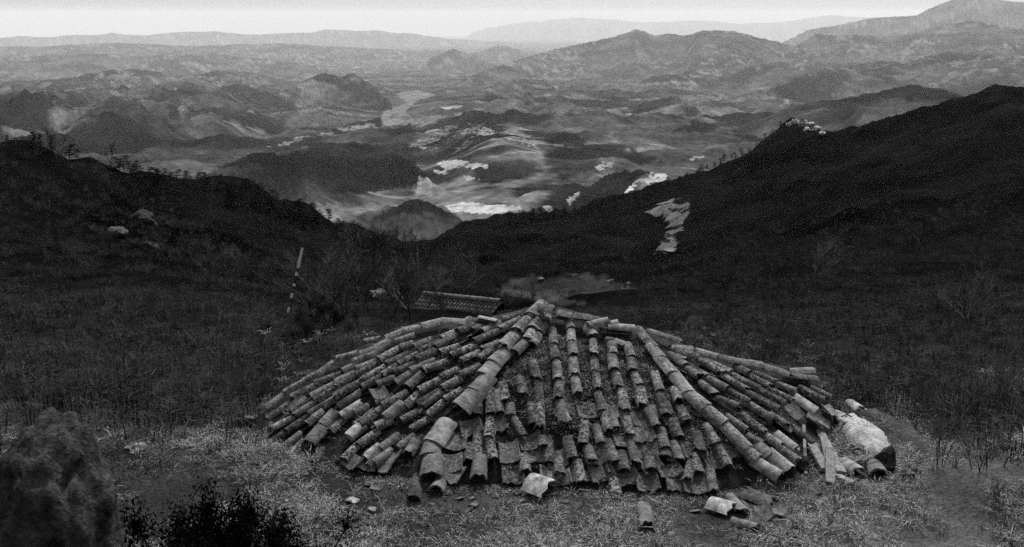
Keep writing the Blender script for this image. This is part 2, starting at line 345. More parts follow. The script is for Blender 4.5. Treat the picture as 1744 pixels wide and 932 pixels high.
def poly_mask(X, Y, poly, soft=None):
    poly = np.array(poly, float); inside = np.zeros(X.shape, bool); n = len(poly)
    for i in range(n):
        x1, y1 = poly[i]; x2, y2 = poly[(i+1) % n]
        c = ((y1 > Y) != (y2 > Y)) & (X < (x2-x1)*(Y-y1)/((y2-y1)+1e-12)+x1)
        inside ^= c
    return inside
def build_ground():
    dense = np.radians(np.linspace(-33, 33, 860)); side = np.radians(np.linspace(33, 180, 46)[1:])
    az = np.concatenate([-side[::-1], dense, side])[1:]; az = np.append(az, math.pi)     # closes behind the camera
    az[0] = -math.pi+1e-4
    r = np.exp(np.concatenate([np.linspace(math.log(.5), math.log(700), 430), np.linspace(math.log(700), math.log(12000), 290)[1:], np.linspace(math.log(12000), math.log(84000), 120)[1:]]))
    A, R = np.meshgrid(az, r, indexing='ij'); X, Y = R*np.sin(A), R*np.cos(A)
    Z = ground_z(X.ravel(), Y.ravel()).reshape(X.shape)
    # albedo of the land cover
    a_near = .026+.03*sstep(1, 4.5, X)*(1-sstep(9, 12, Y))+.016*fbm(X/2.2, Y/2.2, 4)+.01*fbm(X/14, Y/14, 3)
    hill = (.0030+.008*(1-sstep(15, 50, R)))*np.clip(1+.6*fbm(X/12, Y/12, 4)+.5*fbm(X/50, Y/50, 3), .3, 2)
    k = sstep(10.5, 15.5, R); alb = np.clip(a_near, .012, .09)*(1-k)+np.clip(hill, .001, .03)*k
    farm = .034+.030*fbm(X/300, Y/300, 4)+.018*fbm(X/60, Y/60, 3)
    wood = sstep(-.05, .25, fbm(X/700+4, Y/700, 4)+.35*fbm(X/160, Y/160, 3))
    gy, gx = np.gradient(Z, axis=0), np.gradient(Z, axis=1)
    farm = farm*(1-.72*wood)
    er = sstep(.62, .95, ridged(X/190+9, Y/190, 4))*sstep(.0, .3, fbm(X/900-3, Y/900+8, 3)+.1)
    farm = farm*(1-er)+.10*er
    kf = sstep(480, 600, R); alb = alb*(1-kf)+np.clip(farm, .006, .2)*kf
    PX, PY = project(X, np.maximum(Y, .1), Z); front = Y > 1
    J1 = fbm(X/(R*.012+1), Y/(R*.03+1), 4)
    PXj = PX+J1*7; PYj = PY+fbm(X/(R*.014+1)+40, Y/(R*.035+1), 4)*3
    pale = np.zeros(X.shape); palev = np.full(X.shape, .2)
    def put(poly, val, r0, r1, soft=1.0, streak=None):
        Q_ = far_q(R) if r0 > 900 else R
        m = poly_mask(PXj, PYj, poly) & (Q_ > r0) & (Q_ < r1) & front
        if val >= .1:
            near_ = r0 < 900
            m = _smooth(_smooth(m.astype(float), 0, 7 if near_ else 2), 1, 3 if near_ else 1); t = m > .02; pale[t] = np.maximum(pale[t], m[t]*(.60 if streak is None else .47-.25*max(streak, -.3))); palev[t] = val*.62
        else:
            f = _smooth(m.astype(float), 0, 2)*soft; alb[:] = alb*(1-f)+val*f
    # dark pine woods on the lower hills
    for poly, r0, r1 in [([(360, 290), (430, 258), (500, 262), (525, 290), (490, 296), (430, 280)], 1500, 2600), ([(470, 268), (560, 238), (640, 242), (700, 268), (740, 315), (680, 320), (600, 330), (540, 300), (500, 285)], 1800, 2700),
                         ([(930, 240), (955, 226), (985, 228), (1005, 246), (960, 250)], 2400, 3600), ([(880, 282), (960, 250), (1080, 256), (1135, 275), (1060, 285), (960, 280)], 2200, 3100),
                         ([(1400, 178), (1500, 156), (1560, 143), (1640, 160), (1680, 176), (1560, 168), (1480, 172)], 2600, 4000), ([(330, 168), (400, 141), (470, 160), (510, 186), (440, 182)], 5000, 6500),
                         ([(500, 160), (550, 120), (605, 122), (670, 180), (640, 175), (600, 150)], 5800, 7200), ([(620, 380), (700, 335), (760, 352), (770, 372), (700, 362), (650, 376)], 1000, 1500),
                         ([(1310, 150), (1380, 128), (1450, 115), (1420, 160), (1360, 175)], 4200, 7000), ([(1140, 225), (1190, 204), (1230, 212), (1200, 226)], 2600, 3600)]:
        put(poly, .005, r0, r1, .9)
    # pale eroded slopes, sand and terraces
    put([(690, 250), (740, 214), (800, 206), (880, 222), (915, 262), (870, 278), (820, 275), (760, 262)], .20, 2500, 3700, .8, .25)
    put([(850, 240), (915, 230), (925, 262), (870, 282), (835, 265)], .26, 2300, 3700, .85, .12)
    put([(745, 277), (770, 272), (832, 277), (836, 285), (800, 288), (762, 290)], .34, 1800, 3600, .95)
    put([(735, 288), (770, 291), (772, 300), (745, 297)], .28, 1800, 3600, .95)
    put([(715, 300), (730, 302), (742, 318), (725, 330), (708, 334)], .2, 1500, 3600, .85)
    put([(780, 297), (806, 300), (820, 306), (798, 310)], .26, 1500, 3600, .9)
    put([(758, 350), (800, 344), (884, 350), (888, 358), (840, 366), (770, 362)], .36, 1350, 2600, .95)
    put([(780, 368), (812, 378), (815, 390), (790, 385)], .2, 1000, 1500, .8)
    put([(1092, 300), (1112, 288), (1138, 294), (1134, 312), (1095, 316), (1060, 334), (1066, 322)], .42, 1450, 1900, .95, -.2)
    put([(998, 278), (1050, 271), (1062, 284), (1020, 292)], .3, 1700, 2500, .9, .05)
    put([(962, 340), (985, 322), (990, 328), (970, 356)], .24, 1200, 2200, .9)
    put([(920, 350), (940, 347), (945, 362), (930, 360)], .24, 1200, 2400, .9)
    put([(540, 345), (580, 342), (590, 352), (560, 360), (545, 355)], .13, 1200, 2600, .8)
    put([(1168, 270), (1210, 262), (1200, 268), (1180, 275)], .26, 1500, 3000, .9)
    put([(180, 130), (260, 126), (440, 126), (480, 150), (420, 150), (300, 150), (200, 150)], .13, 6000, 9000, .8, .15)
    put([(1076, 75), (1100, 80), (1110, 110), (1085, 112)], .11, 7000, 11000, .8, .0)
    put([(1380, 75), (1450, 80), (1560, 90), (1640, 100), (1640, 150), (1480, 140), (1400, 120)], .10, 5500, 10500, .6, .3)
    # river sand and flood plain
    for poly, v in [([(648, 205), (655, 190), (690, 176), (672, 160), (710, 153), (742, 160), (705, 176), (690, 190), (700, 200), (750, 207), (730, 214), (660, 212)], .15),
                    ([(450, 252), (500, 236), (560, 222), (640, 208), (660, 212), (600, 222), (540, 234), (480, 250)], .13), ([(745, 184), (785, 179), (790, 184), (755, 189)], .25),
                    ([(520, 232), (640, 205), (650, 208), (530, 238)], .17)]:
        put(poly, v, 2600, 9000, .8)
    # the landslip on the right spur and bare rock on its knoll
    put([(1090, 372), (1108, 352), (1140, 338), (1172, 334), (1182, 352), (1172, 384), (1160, 410), (1150, 440), (1100, 448), (1112, 420), (1126, 398), (1128, 376)], .12, 60, 420, .9, -.14)
    put([(1340, 206), (1362, 204), (1384, 210), (1405, 224), (1400, 232), (1378, 222), (1350, 214)], .3, 250, 450, .9)
    # the levelled field and track beyond the roof
    put([(845, 490), (880, 474), (1000, 468), (1085, 490), (1080, 512), (960, 505)], .026, 60, 130, .8)
    put([(845, 500), (860, 492), (930, 500), (1000, 518), (960, 520), (900, 510)], .035, 50, 120, .8)
    put([(1150, 560), (1180, 530), (1260, 545), (1290, 580), (1220, 600), (1160, 590)], .03, 20, 60, .7)
    V = np.stack([X, Y, Z], -1).reshape(-1, 3); na, nr = X.shape
    ii, jj = np.meshgrid(np.arange(na-1), np.arange(nr-1), indexing='ij'); b = ii*nr+jj
    Fq = np.stack([b, b+nr, b+nr+1, b+1], -1).reshape(-1, 4)[:, ::-1]
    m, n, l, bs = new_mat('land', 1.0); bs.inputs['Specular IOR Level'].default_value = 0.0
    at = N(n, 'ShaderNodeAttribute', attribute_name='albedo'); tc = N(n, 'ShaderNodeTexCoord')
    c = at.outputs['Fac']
    pa = N(n, 'ShaderNodeAttribute', attribute_name='pale'); pv = N(n, 'ShaderNodeAttribute', attribute_name='pale_tone')
    qn = N(n, 'ShaderNodeTexNoise', Scale=.014, Detail=9.0, Roughness=.68); l.new(tc.outputs['Object'], qn.inputs['Vector'])
    ad = N(n, 'ShaderNodeMath', operation='ADD'); q2 = N(n, 'ShaderNodeTexNoise', Scale=.16, Detail=8.0, Roughness=.7); l.new(tc.outputs['Object'], q2.inputs['Vector'])
    av = N(n, 'ShaderNodeMath', operation='MULTIPLY_ADD'); l.new(q2.outputs[0], av.inputs[0]); av.inputs[1].default_value = 1.1; av.inputs[2].default_value = -.55
    a2 = N(n, 'ShaderNodeMath', operation='ADD'); l.new(av.outputs[0], a2.inputs[0]); l.new(qn.outputs[0], a2.inputs[1])
    l.new(pa.outputs['Fac'], ad.inputs[0]); l.new(a2.outputs[0], ad.inputs[1])
    c = mixc(n, l, ramp_out(n, l, ad.outputs[0], [(.95, 0), (1.0, 1)]), c, pv.outputs['Fac'])
    hgt = None
    for sc, lo, hi, d in ((28., .45, 1.55, 5.), (1.6, .6, 1.4, 5.), (.09, .45, 1.55, 6.), (.014, .55, 1.45, 6.)):
        q = N(n, 'ShaderNodeTexNoise', Scale=sc, Detail=d, Roughness=.65); l.new(tc.outputs['Object'], q.inputs['Vector'])
        c = mixc(n, l, 1.0, c, ramp_out(n, l, q.outputs[0], [(.3, lo), (.7, hi)]), 'MULTIPLY')
        if sc == 28.: hgt = q.outputs[0]
    l.new(c, bs.inputs['Base Color'])
    bp = N(n, 'ShaderNodeBump', Strength=.8, Distance=.04); l.new(hgt, bp.inputs['Height']); l.new(bp.outputs[0], bs.inputs['Normal'])
    me = fast_mesh('ground', V, Fq, m)
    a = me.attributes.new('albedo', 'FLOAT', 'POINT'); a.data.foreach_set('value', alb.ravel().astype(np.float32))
    for nm, arr in (('pale', pale), ('pale_tone', palev)): a = me.attributes.new(nm, 'FLOAT', 'POINT'); a.data.foreach_set('value', arr.ravel().astype(np.float32))
    tag(mesh_obj('ground', me), kind='structure')
build_ground()

# ------------------------------------------------------------------ the roof surface
KEY = [(922,514,1.22),(1005,540,1.15),(1088,556,1.05),(1140,582,.9),(1220,600,.75),(1296,615,.6),(1385,630,.42),
 (850,535,1.12),(795,543,1.02),(745,541,.98),(690,557,.86),(640,582,.70),(570,607,.56),(518,643,.36),(450,692,.10),
 (735,808,.10),(830,815,.08),(920,820,.08),(1000,826,.08),(1100,836,.06),(1200,836,.06),(1290,812,.12),(1350,800,.16),
 (425,728,.0),(480,760,.0),(540,782,.02),(620,800,.04),(680,812,.05),
 (1425,690,.12),(1415,735,.12),(1390,775,.12),
 (852,598,.95),(800,672,.66),(752,735,.36),(1150,632,.84),(1215,702,.60),(1275,760,.34),
 (985,680,.68),(985,760,.36),(1060,620,.88),(920,650,.82)]
KP = np.array([at_z(*k) for k in KEY])
back = np.array([[-3.3, 13.1, -.35], [-2.6, 13.9, -.3], [-1.2, 14.6, -.3], [.6, 15.0, -.3], [2.2, 14.5, -.3], [3.3, 13.9, -.3], [4.1, 13.5, -.3], [.5, 14.1, .5], [-1.0, 13.8, .35], [2.0, 13.6, .4], [-2.3, 13.4, .1], [3.4, 13.3, .1]])
KP = np.vstack([KP, back])
def _phi(d2): return .5*d2*np.log(d2+1e-9)
_n = len(KP); _A = np.zeros((_n+3, _n+3)); _d2 = ((KP[:, None, :2]-KP[None, :, :2])**2).sum(-1)
_A[:_n, :_n] = _phi(_d2)+np.eye(_n)*.02; _A[:_n, _n] = 1; _A[:_n, _n+1:] = KP[:, :2]; _A[_n, :_n] = 1; _A[_n+1:, :_n] = KP[:, :2].T
_w = np.linalg.solve(_A, np.concatenate([KP[:, 2], [0, 0, 0]]))
def roof_z(x, y):
    x = np.asarray(x, float); y = np.asarray(y, float)
    d2 = (x[..., None]-KP[:, 0])**2+(y[..., None]-KP[:, 1])**2
    return _phi(d2)@_w[:_n]+_w[_n]+_w[_n+1]*x+_w[_n+2]*y
OUT = np.array([at_z(x, y, z)[:2] for x, y, z in [(425,728,0),(480,760,0),(540,782,.02),(620,800,.04),(680,812,.05),(735,814,.1),(830,818,.08),(920,822,.08),(1000,828,.08),(1100,838,.06),(1200,838,.06),(1290,814,.12),(1350,802,.16),(1390,775,.12),(1415,735,.12),(1425,690,.12)]])
OUT = np.vstack([OUT, [[3.98, 12.8], [4.0, 13.4], [3.3, 13.9], [2.2, 14.5], [.6, 15.0], [-1.2, 14.6], [-2.6, 13.9], [-3.25, 13.0]]])
def in_roof(x, y): return poly_mask(np.asarray(x, float), np.asarray(y, float), OUT)
def on_roof(px, py, h=0.0):
    d = pix_dir(px, py); t = np.linspace(9.0, 17, 500)/d[1]; P = d[None]*t[:, None]; P[:, 2] += CAMZ
    g = roof_z(P[:, 0], P[:, 1])+h; b = np.nonzero(P[:, 2] < g)[0]
    if not len(b):
        i = int(np.argmin(P[:, 2]-g)); return Vector(P[i])
    i = max(b[0], 1); f0 = P[i-1, 2]-g[i-1]; f1 = P[i, 2]-g[i]; q = f0/(f0-f1+1e-9)
    return Vector(P[i-1]*(1-q)+P[i]*q)
def roof_n(p):
    e = .12; x = np.array([p.x+e, p.x-e, p.x, p.x]); y = np.array([p.y, p.y, p.y+e, p.y-e]); z = roof_z(x, y)
    return Vector((-(z[0]-z[1])/(2*e), -(z[2]-z[3])/(2*e), 1)).normalized()
ROOF = empty('low_building', (.4, 12.2, 0))
tag(ROOF, 'low building whose sagging, grass-grown tiled roof nearly rests on the ground', 'building')
def roof_child(o):
    o.parent = ROOF; o.matrix_parent_inverse = Matrix.Translation((-.4, -12.2, 0)); return o
def build_bed():
    gx = np.arange(-3.8, 4.6, .07); gy = np.arange(9.2, 17.0, .07); X, Y = np.meshgrid(gx, gy, indexing='ij')
    Z = roof_z(X, Y)+fbm(X/.35, Y/.35, 4)*.022-.03-np.maximum(0, Y-12.95)*.3; ins = in_roof(X, Y)
    Z = np.where(ins, Z, Z-.25); idx = -np.ones(X.shape, int); F = []
    g2 = ins.copy(); g2[1:] |= ins[:-1]; g2[:-1] |= ins[1:]; g2[:, 1:] |= ins[:, :-1]; g2[:, :-1] |= ins[:, 1:]
    idx[g2] = np.arange(g2.sum()); V = np.stack([X[g2], Y[g2], Z[g2]], -1)
    q = g2[:-1, :-1] & g2[1:, :-1] & g2[1:, 1:] & g2[:-1, 1:]
    a, b = np.nonzero(q); F = np.stack([idx[a, b], idx[a+1, b], idx[a+1, b+1], idx[a, b+1]], -1)
    roof_child(mesh_obj('clay_bed', fast_mesh('clay_bed', V, F, M_bed)))
build_bed()

# ------------------------------------------------------------------ tiles: arcs with thickness, a few irregular variants of each
def arc_tile(name, half_ang, rad0, rad1, length, thick, seed, concave=False, chip=0.0, nseg=9, nl=4):
    r = random.Random(seed); V = []; F = []
    ring = []
    sag0 = rad1*math.cos(half_ang)
    chips = [(1 if e else -1, r.uniform(-1, 1), r.uniform(.1, .45)*chip*length, r.uniform(.15, .4)) for e in (0, 1) for _ in range(2)]
    for j in range(nl+1):
        t = j/nl; R = rad0+(rad1-rad0)*t; row_o = []; row_i = []
        for i in range(nseg+1):
            s = -1+2*i/nseg; a = s*half_ang; y = (t-.5)*length
            for (e, c, dep, wd) in chips:
                if (e > 0) == (t > .5):
                    w = max(0, 1-abs(s-c)/wd)*abs(t-.5)*2; y -= e*w*dep
            wob = 1+r.uniform(-.012, .012)
            y += r.uniform(-1, 1)*.004*(abs(t-.5) > .45)
            sgn = -1 if concave else 1
            row_o.append((math.sin(a)*R*wob, y, sgn*(math.cos(a)*R*wob-sag0)))
            Ri = R-thick
            row_i.append((math.sin(a)*Ri*wob, y, sgn*(math.cos(a)*Ri*wob-sag0)))
        ring.append((len(V), len(V)+nseg+1)); V += row_o+row_i
    def quad(a, b, c, d): F.append((a, d, c, b) if concave else (a, b, c, d))
    for j in range(nl):
        o0, i0 = ring[j]; o1, i1 = ring[j+1]
        for i in range(nseg):
            quad(o0+i, o0+i+1, o1+i+1, o1+i); quad(i0+i, i1+i, i1+i+1, i0+i+1)
        quad(o0, o1, i1, i0); quad(o0+nseg, i0+nseg, i1+nseg, o1+nseg)
    for e in (0, nl):
        o, k = ring[e]
        for i in range(nseg):
            (quad(o+i, k+i, k+i+1, o+i+1) if e == 0 else quad(o+i, o+i+1, k+i+1, k+i))
    me = mesh_from(name, V, F, MT, smooth=False)
    sm = [True]*len(me.polygons)
    me.polygons.foreach_set('use_smooth', sm)
    try: me.set_sharp_from_angle(angle=math.radians(38))
    except Exception: pass
    return me
COVER = [arc_tile('cover_tile', math.radians(84), .062, .070, .40, .016, 10+i, chip=(.05, .2, .4, .1, .3, .6)[i]) for i in range(6)]
PAN = [arc_tile('pan_tile', math.radians(43), .205, .215, .36, .018, 30+i, concave=True, chip=(.0, .15, .35, .7)[i]) for i in range(4)]
RIDGE = [arc_tile('ridge_tile', math.radians(62), .125, .140, .38, .020, 50+i, chip=(.0, .15, .4)[i]) for i in range(3)]
SHARD = [arc_tile('tile_shard', math.radians(30), .17, .19, .22, .018, 70+i, chip=.9) for i in range(4)]
KIND = {'cover': (COVER, 'cover_tile', .40, .140), 'pan': (PAN, 'pan_tile', .36, .29), 'ridge': (RIDGE, 'ridge_tile', .38, .25), 'shard': (SHARD, 'tile_shard', .22, .18)}
def orient(d, n, roll=0.0):
    y = d.normalized(); x = y.cross(n).normalized(); z = x.cross(y).normalized()
    return Matrix((x, y, z)).transposed().to_4x4() @ Matrix.Rotation(roll, 4, 'Y')
R_ = random.Random(5)
def tone_of(t=None):
    return R_.choice((.022, .028, .036, .042, .05, .06, .08))*R_.uniform(.8, 1.25) if t is None else t*.72
def put_tile(kind, top, bot, n, width=None, tone=None, lichen=None, parent=ROOF, lift=0.0, roll=0.0, length=None, flip=False):
    meshes, name, L, Wd = KIND[kind]
    d = bot-top; ln = length or d.length
    M = Matrix.Translation((top+bot)/2+n*lift) @ orient(d, n, roll+(math.pi if flip else 0))
    sx = (width or Wd)/Wd
    M = M @ Matrix.Diagonal((sx, ln/L, sx if sx < 1 else 1+(sx-1)*.7, 1))
    o = mesh_obj(name, R_.choice(meshes)); o.matrix_world = M
    if parent is ROOF: roof_child(o)
    elif parent: o.parent = parent
    t = tone_of(tone); o.color = (t, t, t, (R_.uniform(.4, 1.0) if tone is None or tone < .13 else .12) if lichen is None else lichen)
    return o
def course(poly, kind='cover', width=None, expo=.345, tone=None, lift=.035, ntiles=None, lap=.055, jit=1.0):
    rise = 0.0 if kind == 'pan' else .045
    P = [on_roof(x, y, lift+rise) for x, y in poly]
    seg = [(P[i+1]-P[i]).length for i in range(len(P)-1)]; tot = sum(seg)
    n = ntiles or max(1, round(tot/expo)); cum = [0]
    for s in seg: cum.append(cum[-1]+s)
    def pt(s):
        s = min(max(s, 0), tot)
        for i in range(len(seg)):
            if s <= cum[i+1] or i == len(seg)-1:
                return P[i].lerp(P[i+1], (s-cum[i])/max(seg[i], 1e-6))
    for k in range(n):
        a, b = pt(tot*k/n), pt(tot*(k+1)/n)
        dd = (b-a).normalized(); m = (a+b)/2; nn = roof_n(m)
        if kind != 'pan': nn = (nn+Vector((0, 0, .25))).normalized()
        side = dd.cross(nn).normalized()
        a = a-dd*lap*R_.uniform(.3, 1.2)+side*R_.uniform(-.018, .018)*jit-nn*.014
        b = b+side*R_.uniform(-.02, .02)*jit+dd*R_.uniform(-.035, .02)*jit+nn*R_.uniform(.004, .03)
        put_tile(kind, a, b, nn, width*R_.uniform(.93, 1.07) if width else KIND[kind][3]*R_.uniform(.86, 1.08), tone, lift=-rise+R_.uniform(-.006, .01), roll=R_.gauss(0, .11)*jit)
COV_C = [  # front slope, left to right
 [(908,612),(912,630),(920,665),(917,700),(916,728)], [(936,750),(935,786)],
 [(941,558),(946,605),(951,632),(953,680),(960,726)], [(966,748),(973,780)], [(986,786),(991,818)],
 [(973,556),(975,590),(978,622),(984,673)], [(994,718),(995,756)], [(1003,762),(1010,784)],
 [(1009,578),(1012,628),(1015,645),(1022,680),(1030,704),(1036,740)], [(1037,748),(1051,789)], [(1045,814),(1047,850)],
 [(1039,575),(1042,598),(1049,630),(1061,676),(1066,708),(1075,740)], [(1075,750),(1084,789)],
 [(1068,582),(1079,628),(1089,646),(1096,684)], [(1103,698),(1117,730)], [(1126,728),(1135,768)], [(1133,768),(1136,782)],
 [(1115,632),(1120,650),(1126,678),(1137,708)], [(1147,718),(1160,749)], [(1176,781),(1169,820)],
 [(1160,690),(1170,716)], [(1188,738),(1198,774)], [(1205,722),(1220,748),(1241,792)], [(1213,800),(1214,838)],
 [(832,708),(834,748),(838,787)], [(812,742),(812,782)], [(856,650),(862,680)], [(868,690),(866,706)], [(876,712),(890,748)], [(890,770),(894,808)], [(845,664),(850,704)], [(800,758),(796,784)], [(815,658),(812,706)], [(833,664),(836,706)],
 [(906,690),(910,722)], [(924,742),(928,764)], [(952,782),(956,812)], [(1018,724),(1024,752)], [(1056,770),(1064,802)], [(1104,772),(1112,802)], [(1086,660),(1094,690)], [(1148,660),(1158,684)], [(1150,752),(1160,786)], [(958,690),(964,722)], [(1040,700),(1046,728)], [(884,640),(890,672)], [(1185,774),(1192,806)],
]
for c in COV_C: course(c, lift=.052, expo=.33)
COV_L = [
 [(660,583),(631,604),(598,624),(550,645),(518,660),(487,684),(456,712)],
 [(640,612),(601,634),(556,657),(520,684),(497,702)],
 [(676,590),(650,607),(617,631),(584,649),(542,675),(515,697),(489,715),(458,735)],
 [(700,581),(680,592)], [(694,597),(662,614),(625,638),(591,661),(556,682),(520,708),(484,738)],
 [(730,575),(704,592)], [(711,598),(680,618),(650,638),(612,660)], [(607,666),(574,692)],
 [(757,572),(715,597)], [(706,615),(669,634)], [(667,642),(641,655)], [(622,690),(600,706)],
 [(797,541),(780,560),(750,574)], [(738,593),(705,615)], [(698,632),(668,655)], [(685,667),(650,691),(615,721)],
 [(812,548),(794,557),(763,574),(739,591)], [(736,609),(698,632)], [(716,634),(688,658)], [(664,672),(640,688)],
 [(838,541),(800,559)], [(737,595),(705,615)], [(747,619),(722,630)], [(748,643),(714,665),(689,694)], [(660,715),(640,727)], [(640,732),(611,756)],
 [(884,531),(844,549),(820,561)], [(780,585),(747,598)], [(759,612),(722,631)],
 [(887,538),(859,552),(834,569),(797,587),(766,606)], [(779,625),(746,642),(714,667)], [(746,666),(713,691)], [(713,694),(680,720)], [(674,737),(647,764)],
 [(849,578),(815,596),(782,617)], [(780,643),(750,661)], [(743,667),(711,690)],
 [(846,586),(809,612)], [(813,620),(783,637)], [(784,660),(757,678),(725,707)], [(729,709),(698,731)],
 [(583,710),(560,734)], [(566,715),(540,742)], [(545,700),(520,724)], [(508,736),(484,757)], [(514,750),(483,790)], [(634,700),(606,724)], [(606,756),(582,780)], [(664,764),(640,788)], [(478,738),(442,764)], [(548,764),(528,790)], [(704,748),(690,776)], [(616,726),(590,748)], [(700,740),(676,762)],
]
for c in COV_L: course(c)
COV_R = [
 [(1141,598),(1169,614),(1209,641),(1245,665),(1282,688),(1317,713)],
 [(1191,610),(1229,632),(1257,653),(1293,676),(1327,698)],
 [(1206,610),(1231,625),(1265,644),(1300,665),(1337,686)],
 [(1256,620),(1278,635)], [(1277,634),(1312,659)], [(1315,660),(1351,682)],
 [(1290,630),(1318,647),(1357,665)], [(1366,657),(1404,682)], [(1383,656),(1414,676)],
 [(1196,648),(1222,671)], [(1222,673),(1258,692)], [(1266,702),(1300,730),(1304,737)], [(1304,738),(1332,760)], [(1332,761),(1367,789)],
 [(1244,708),(1276,732)], [(1277,738),(1298,754)], [(1350,720),(1384,752)], [(1320,705),(1345,724)], [(1150,604),(1196,644)],
]
for c in COV_R: course(c)
# pale, newer-looking pieces among the dark ones
for (x0, y0, x1, y1, kd, w, t) in [(570,697,548,722,'cover',.20,.20),(548,722,524,752,'cover',.21,.17),(616,682,580,706,'cover',.17,.30),(685,683,655,709,'cover',.18,.20),(611,721,592,741,'cover',.17,.42),(646,755,621,777,'cover',.15,.36),
    (1355,671,1392,697,'ridge',.24,.38),(1309,764,1347,797,'ridge',.21,.27),(1282,779,1329,808,'cover',.18,.30),(1322,734,1356,762,'cover',.18,.30),(1290,752,1312,774,'ridge',.22,.17),(818,772,814,812,'cover',.20,.17)]:
    a, b = on_roof(x0, y0, .11), on_roof(x1, y1, .11); nn = (roof_n((a+b)/2)+Vector((0, 0, .2))).normalized()
    put_tile(kd, a, b, nn, w, t, .15, lift=-.05)
# hips and ridges
def hip(poly, kind='ridge', width=.24, tone=None, lift=.085, **kw): course(poly, kind, width, tone=tone, lift=lift, **kw)
hip([(920,515),(886,552),(853,596)], 'cover', .20, .10, .12, ntiles=3)
hip([(929,524),(906,556),(890,586),(876,600)], 'cover', .17, .09, .09, ntiles=4); hip([(938,530),(921,556),(903,585)], 'cover', .16, .06, .06, ntiles=3)
for (x0, y0, x1, y1, w, t) in [(866,588,838,615,.27,.17),(843,612,822,636,.27,.22),(832,636,808,664,.29,.17),(812,662,782,692,.33,.20),(762,712,736,752,.30,.28),(736,746,731,772,.25,.15),(735,770,733,806,.26,.14)]:
    a, b = on_roof(x0, y0, .10+.05), on_roof(x1, y1, .10+.05); put_tile('ridge', a, b, (roof_n((a+b)/2)+Vector((0, 0, .3))).normalized(), w, t, .35, lift=-.05)
for (x0, y0, x1, y1, w, t) in [(1089,553,1103,574,.17,.08),(1102,571,1117,588,.19,.10),(1108,582,1128,606,.21,.17),(1122,602,1148,632,.22,.21),(1146,628,1174,665,.22,.26),(1168,660,1204,690,.23,.20),(1192,682,1234,718,.24,.16),(1232,716,1276,762,.23,.15),(1262,752,1292,778,.22,.12)]:
    a, b = on_roof(x0, y0, .10+.05), on_roof(x1, y1, .10+.05); put_tile('ridge', a, b, (roof_n((a+b)/2)+Vector((0, 0, .3))).normalized(), w*.9, t*R_.uniform(.6, 1.0), .8, lift=-.05, roll=R_.gauss(0, .1))
for (x0, y0, x1, y1, w, t) in [(1100,556,1161,577,.15,.11),(1141,586,1180,590,.17,.17),(1184,591,1222,603,.18,.14),(1220,601,1259,611,.17,.10),(1257,610,1296,617,.20,.13),(1294,617,1342,633,.20,.11),(1340,627,1384,626,.18,.13),(1345,634,1390,640,.16,.08),(1150,592,1190,602,.16,.07)]:
    a, b = on_roof(x0, y0, .09+.05), on_roof(x1, y1, .09+.05); put_tile('ridge', a, b, Vector((0, 0, 1)), w, t, .5, lift=-.05)
for (x0, y0, x1, y1, w, t) in [(794,543,752,541,.17,.17),(752,541,716,551,.18,.14),(716,551,686,558,.16,.12),(688,557,655,571,.15,.12),(645,585,612,598,.15,.15),(662,574,636,588,.15,.15),(612,597,571,608,.14,.15),(567,611,539,632,.15,.12),(540,632,516,645,.13,.09),(518,645,484,664,.14,.11),(484,664,450,690,.15,.13),(706,566,672,578,.12,.10),(648,572,620,578,.13,.07),(640,598,600,612,.13,.07)]:
    a, b = on_roof(x0, y0, .07+.05), on_roof(x1, y1, .07+.05); put_tile('ridge' if w > .145 else 'cover', a, b, (roof_n((a+b)/2)+Vector((0, 0, .6))).normalized(), w, t, .8, lift=-.05)
# the summit ridge of flat stacked tiles
for (x0, y0, x1, y1, kd, w, t, lf, fl) in [(928,524,936,516,'pan',.24,.09,.20,True),(918,518,945,522,'pan',.22,.06,.26,True),(945,525,976,532,'pan',.20,.12,.14,True),(944,530,980,538,'pan',.20,.06,.08,True),(972,530,1010,536,'pan',.20,.08,.13,True),(978,537,1018,543,'pan',.2,.10,.09,True),(1000,536,1032,541,'pan',.2,.05,.11,True),(1000,549,1036,542,'cover',.15,.24,.14,False),(1034,552,1080,556,'cover',.17,.27,.09,False),(1036,548,1052,545,'cover',.13,.26,.12,False),(1020,556,1076,561,'pan',.2,.06,.03,True),(945,534,962,537,'cover',.14,.10,.05,False),(1000,553,1012,568,'cover',.16,.22,.07,False),(968,541,973,556,'cover',.14,.13,.05,False),
    (800,537,848,541,'pan',.12,.06,.10,True),(816,533,848,540,'pan',.09,.34,.14,True),(1046,570,1066,580,'shard',.14,.13,.06,False),(1030,573,1046,577,'cover',.13,.09,.05,False)]:
    a, b = on_roof(x0, y0, lf+.05), on_roof(x1, y1, lf+.05); put_tile(kd, a, b, Vector((0, 0, 1)), w, t, .3, lift=-.05, flip=fl)
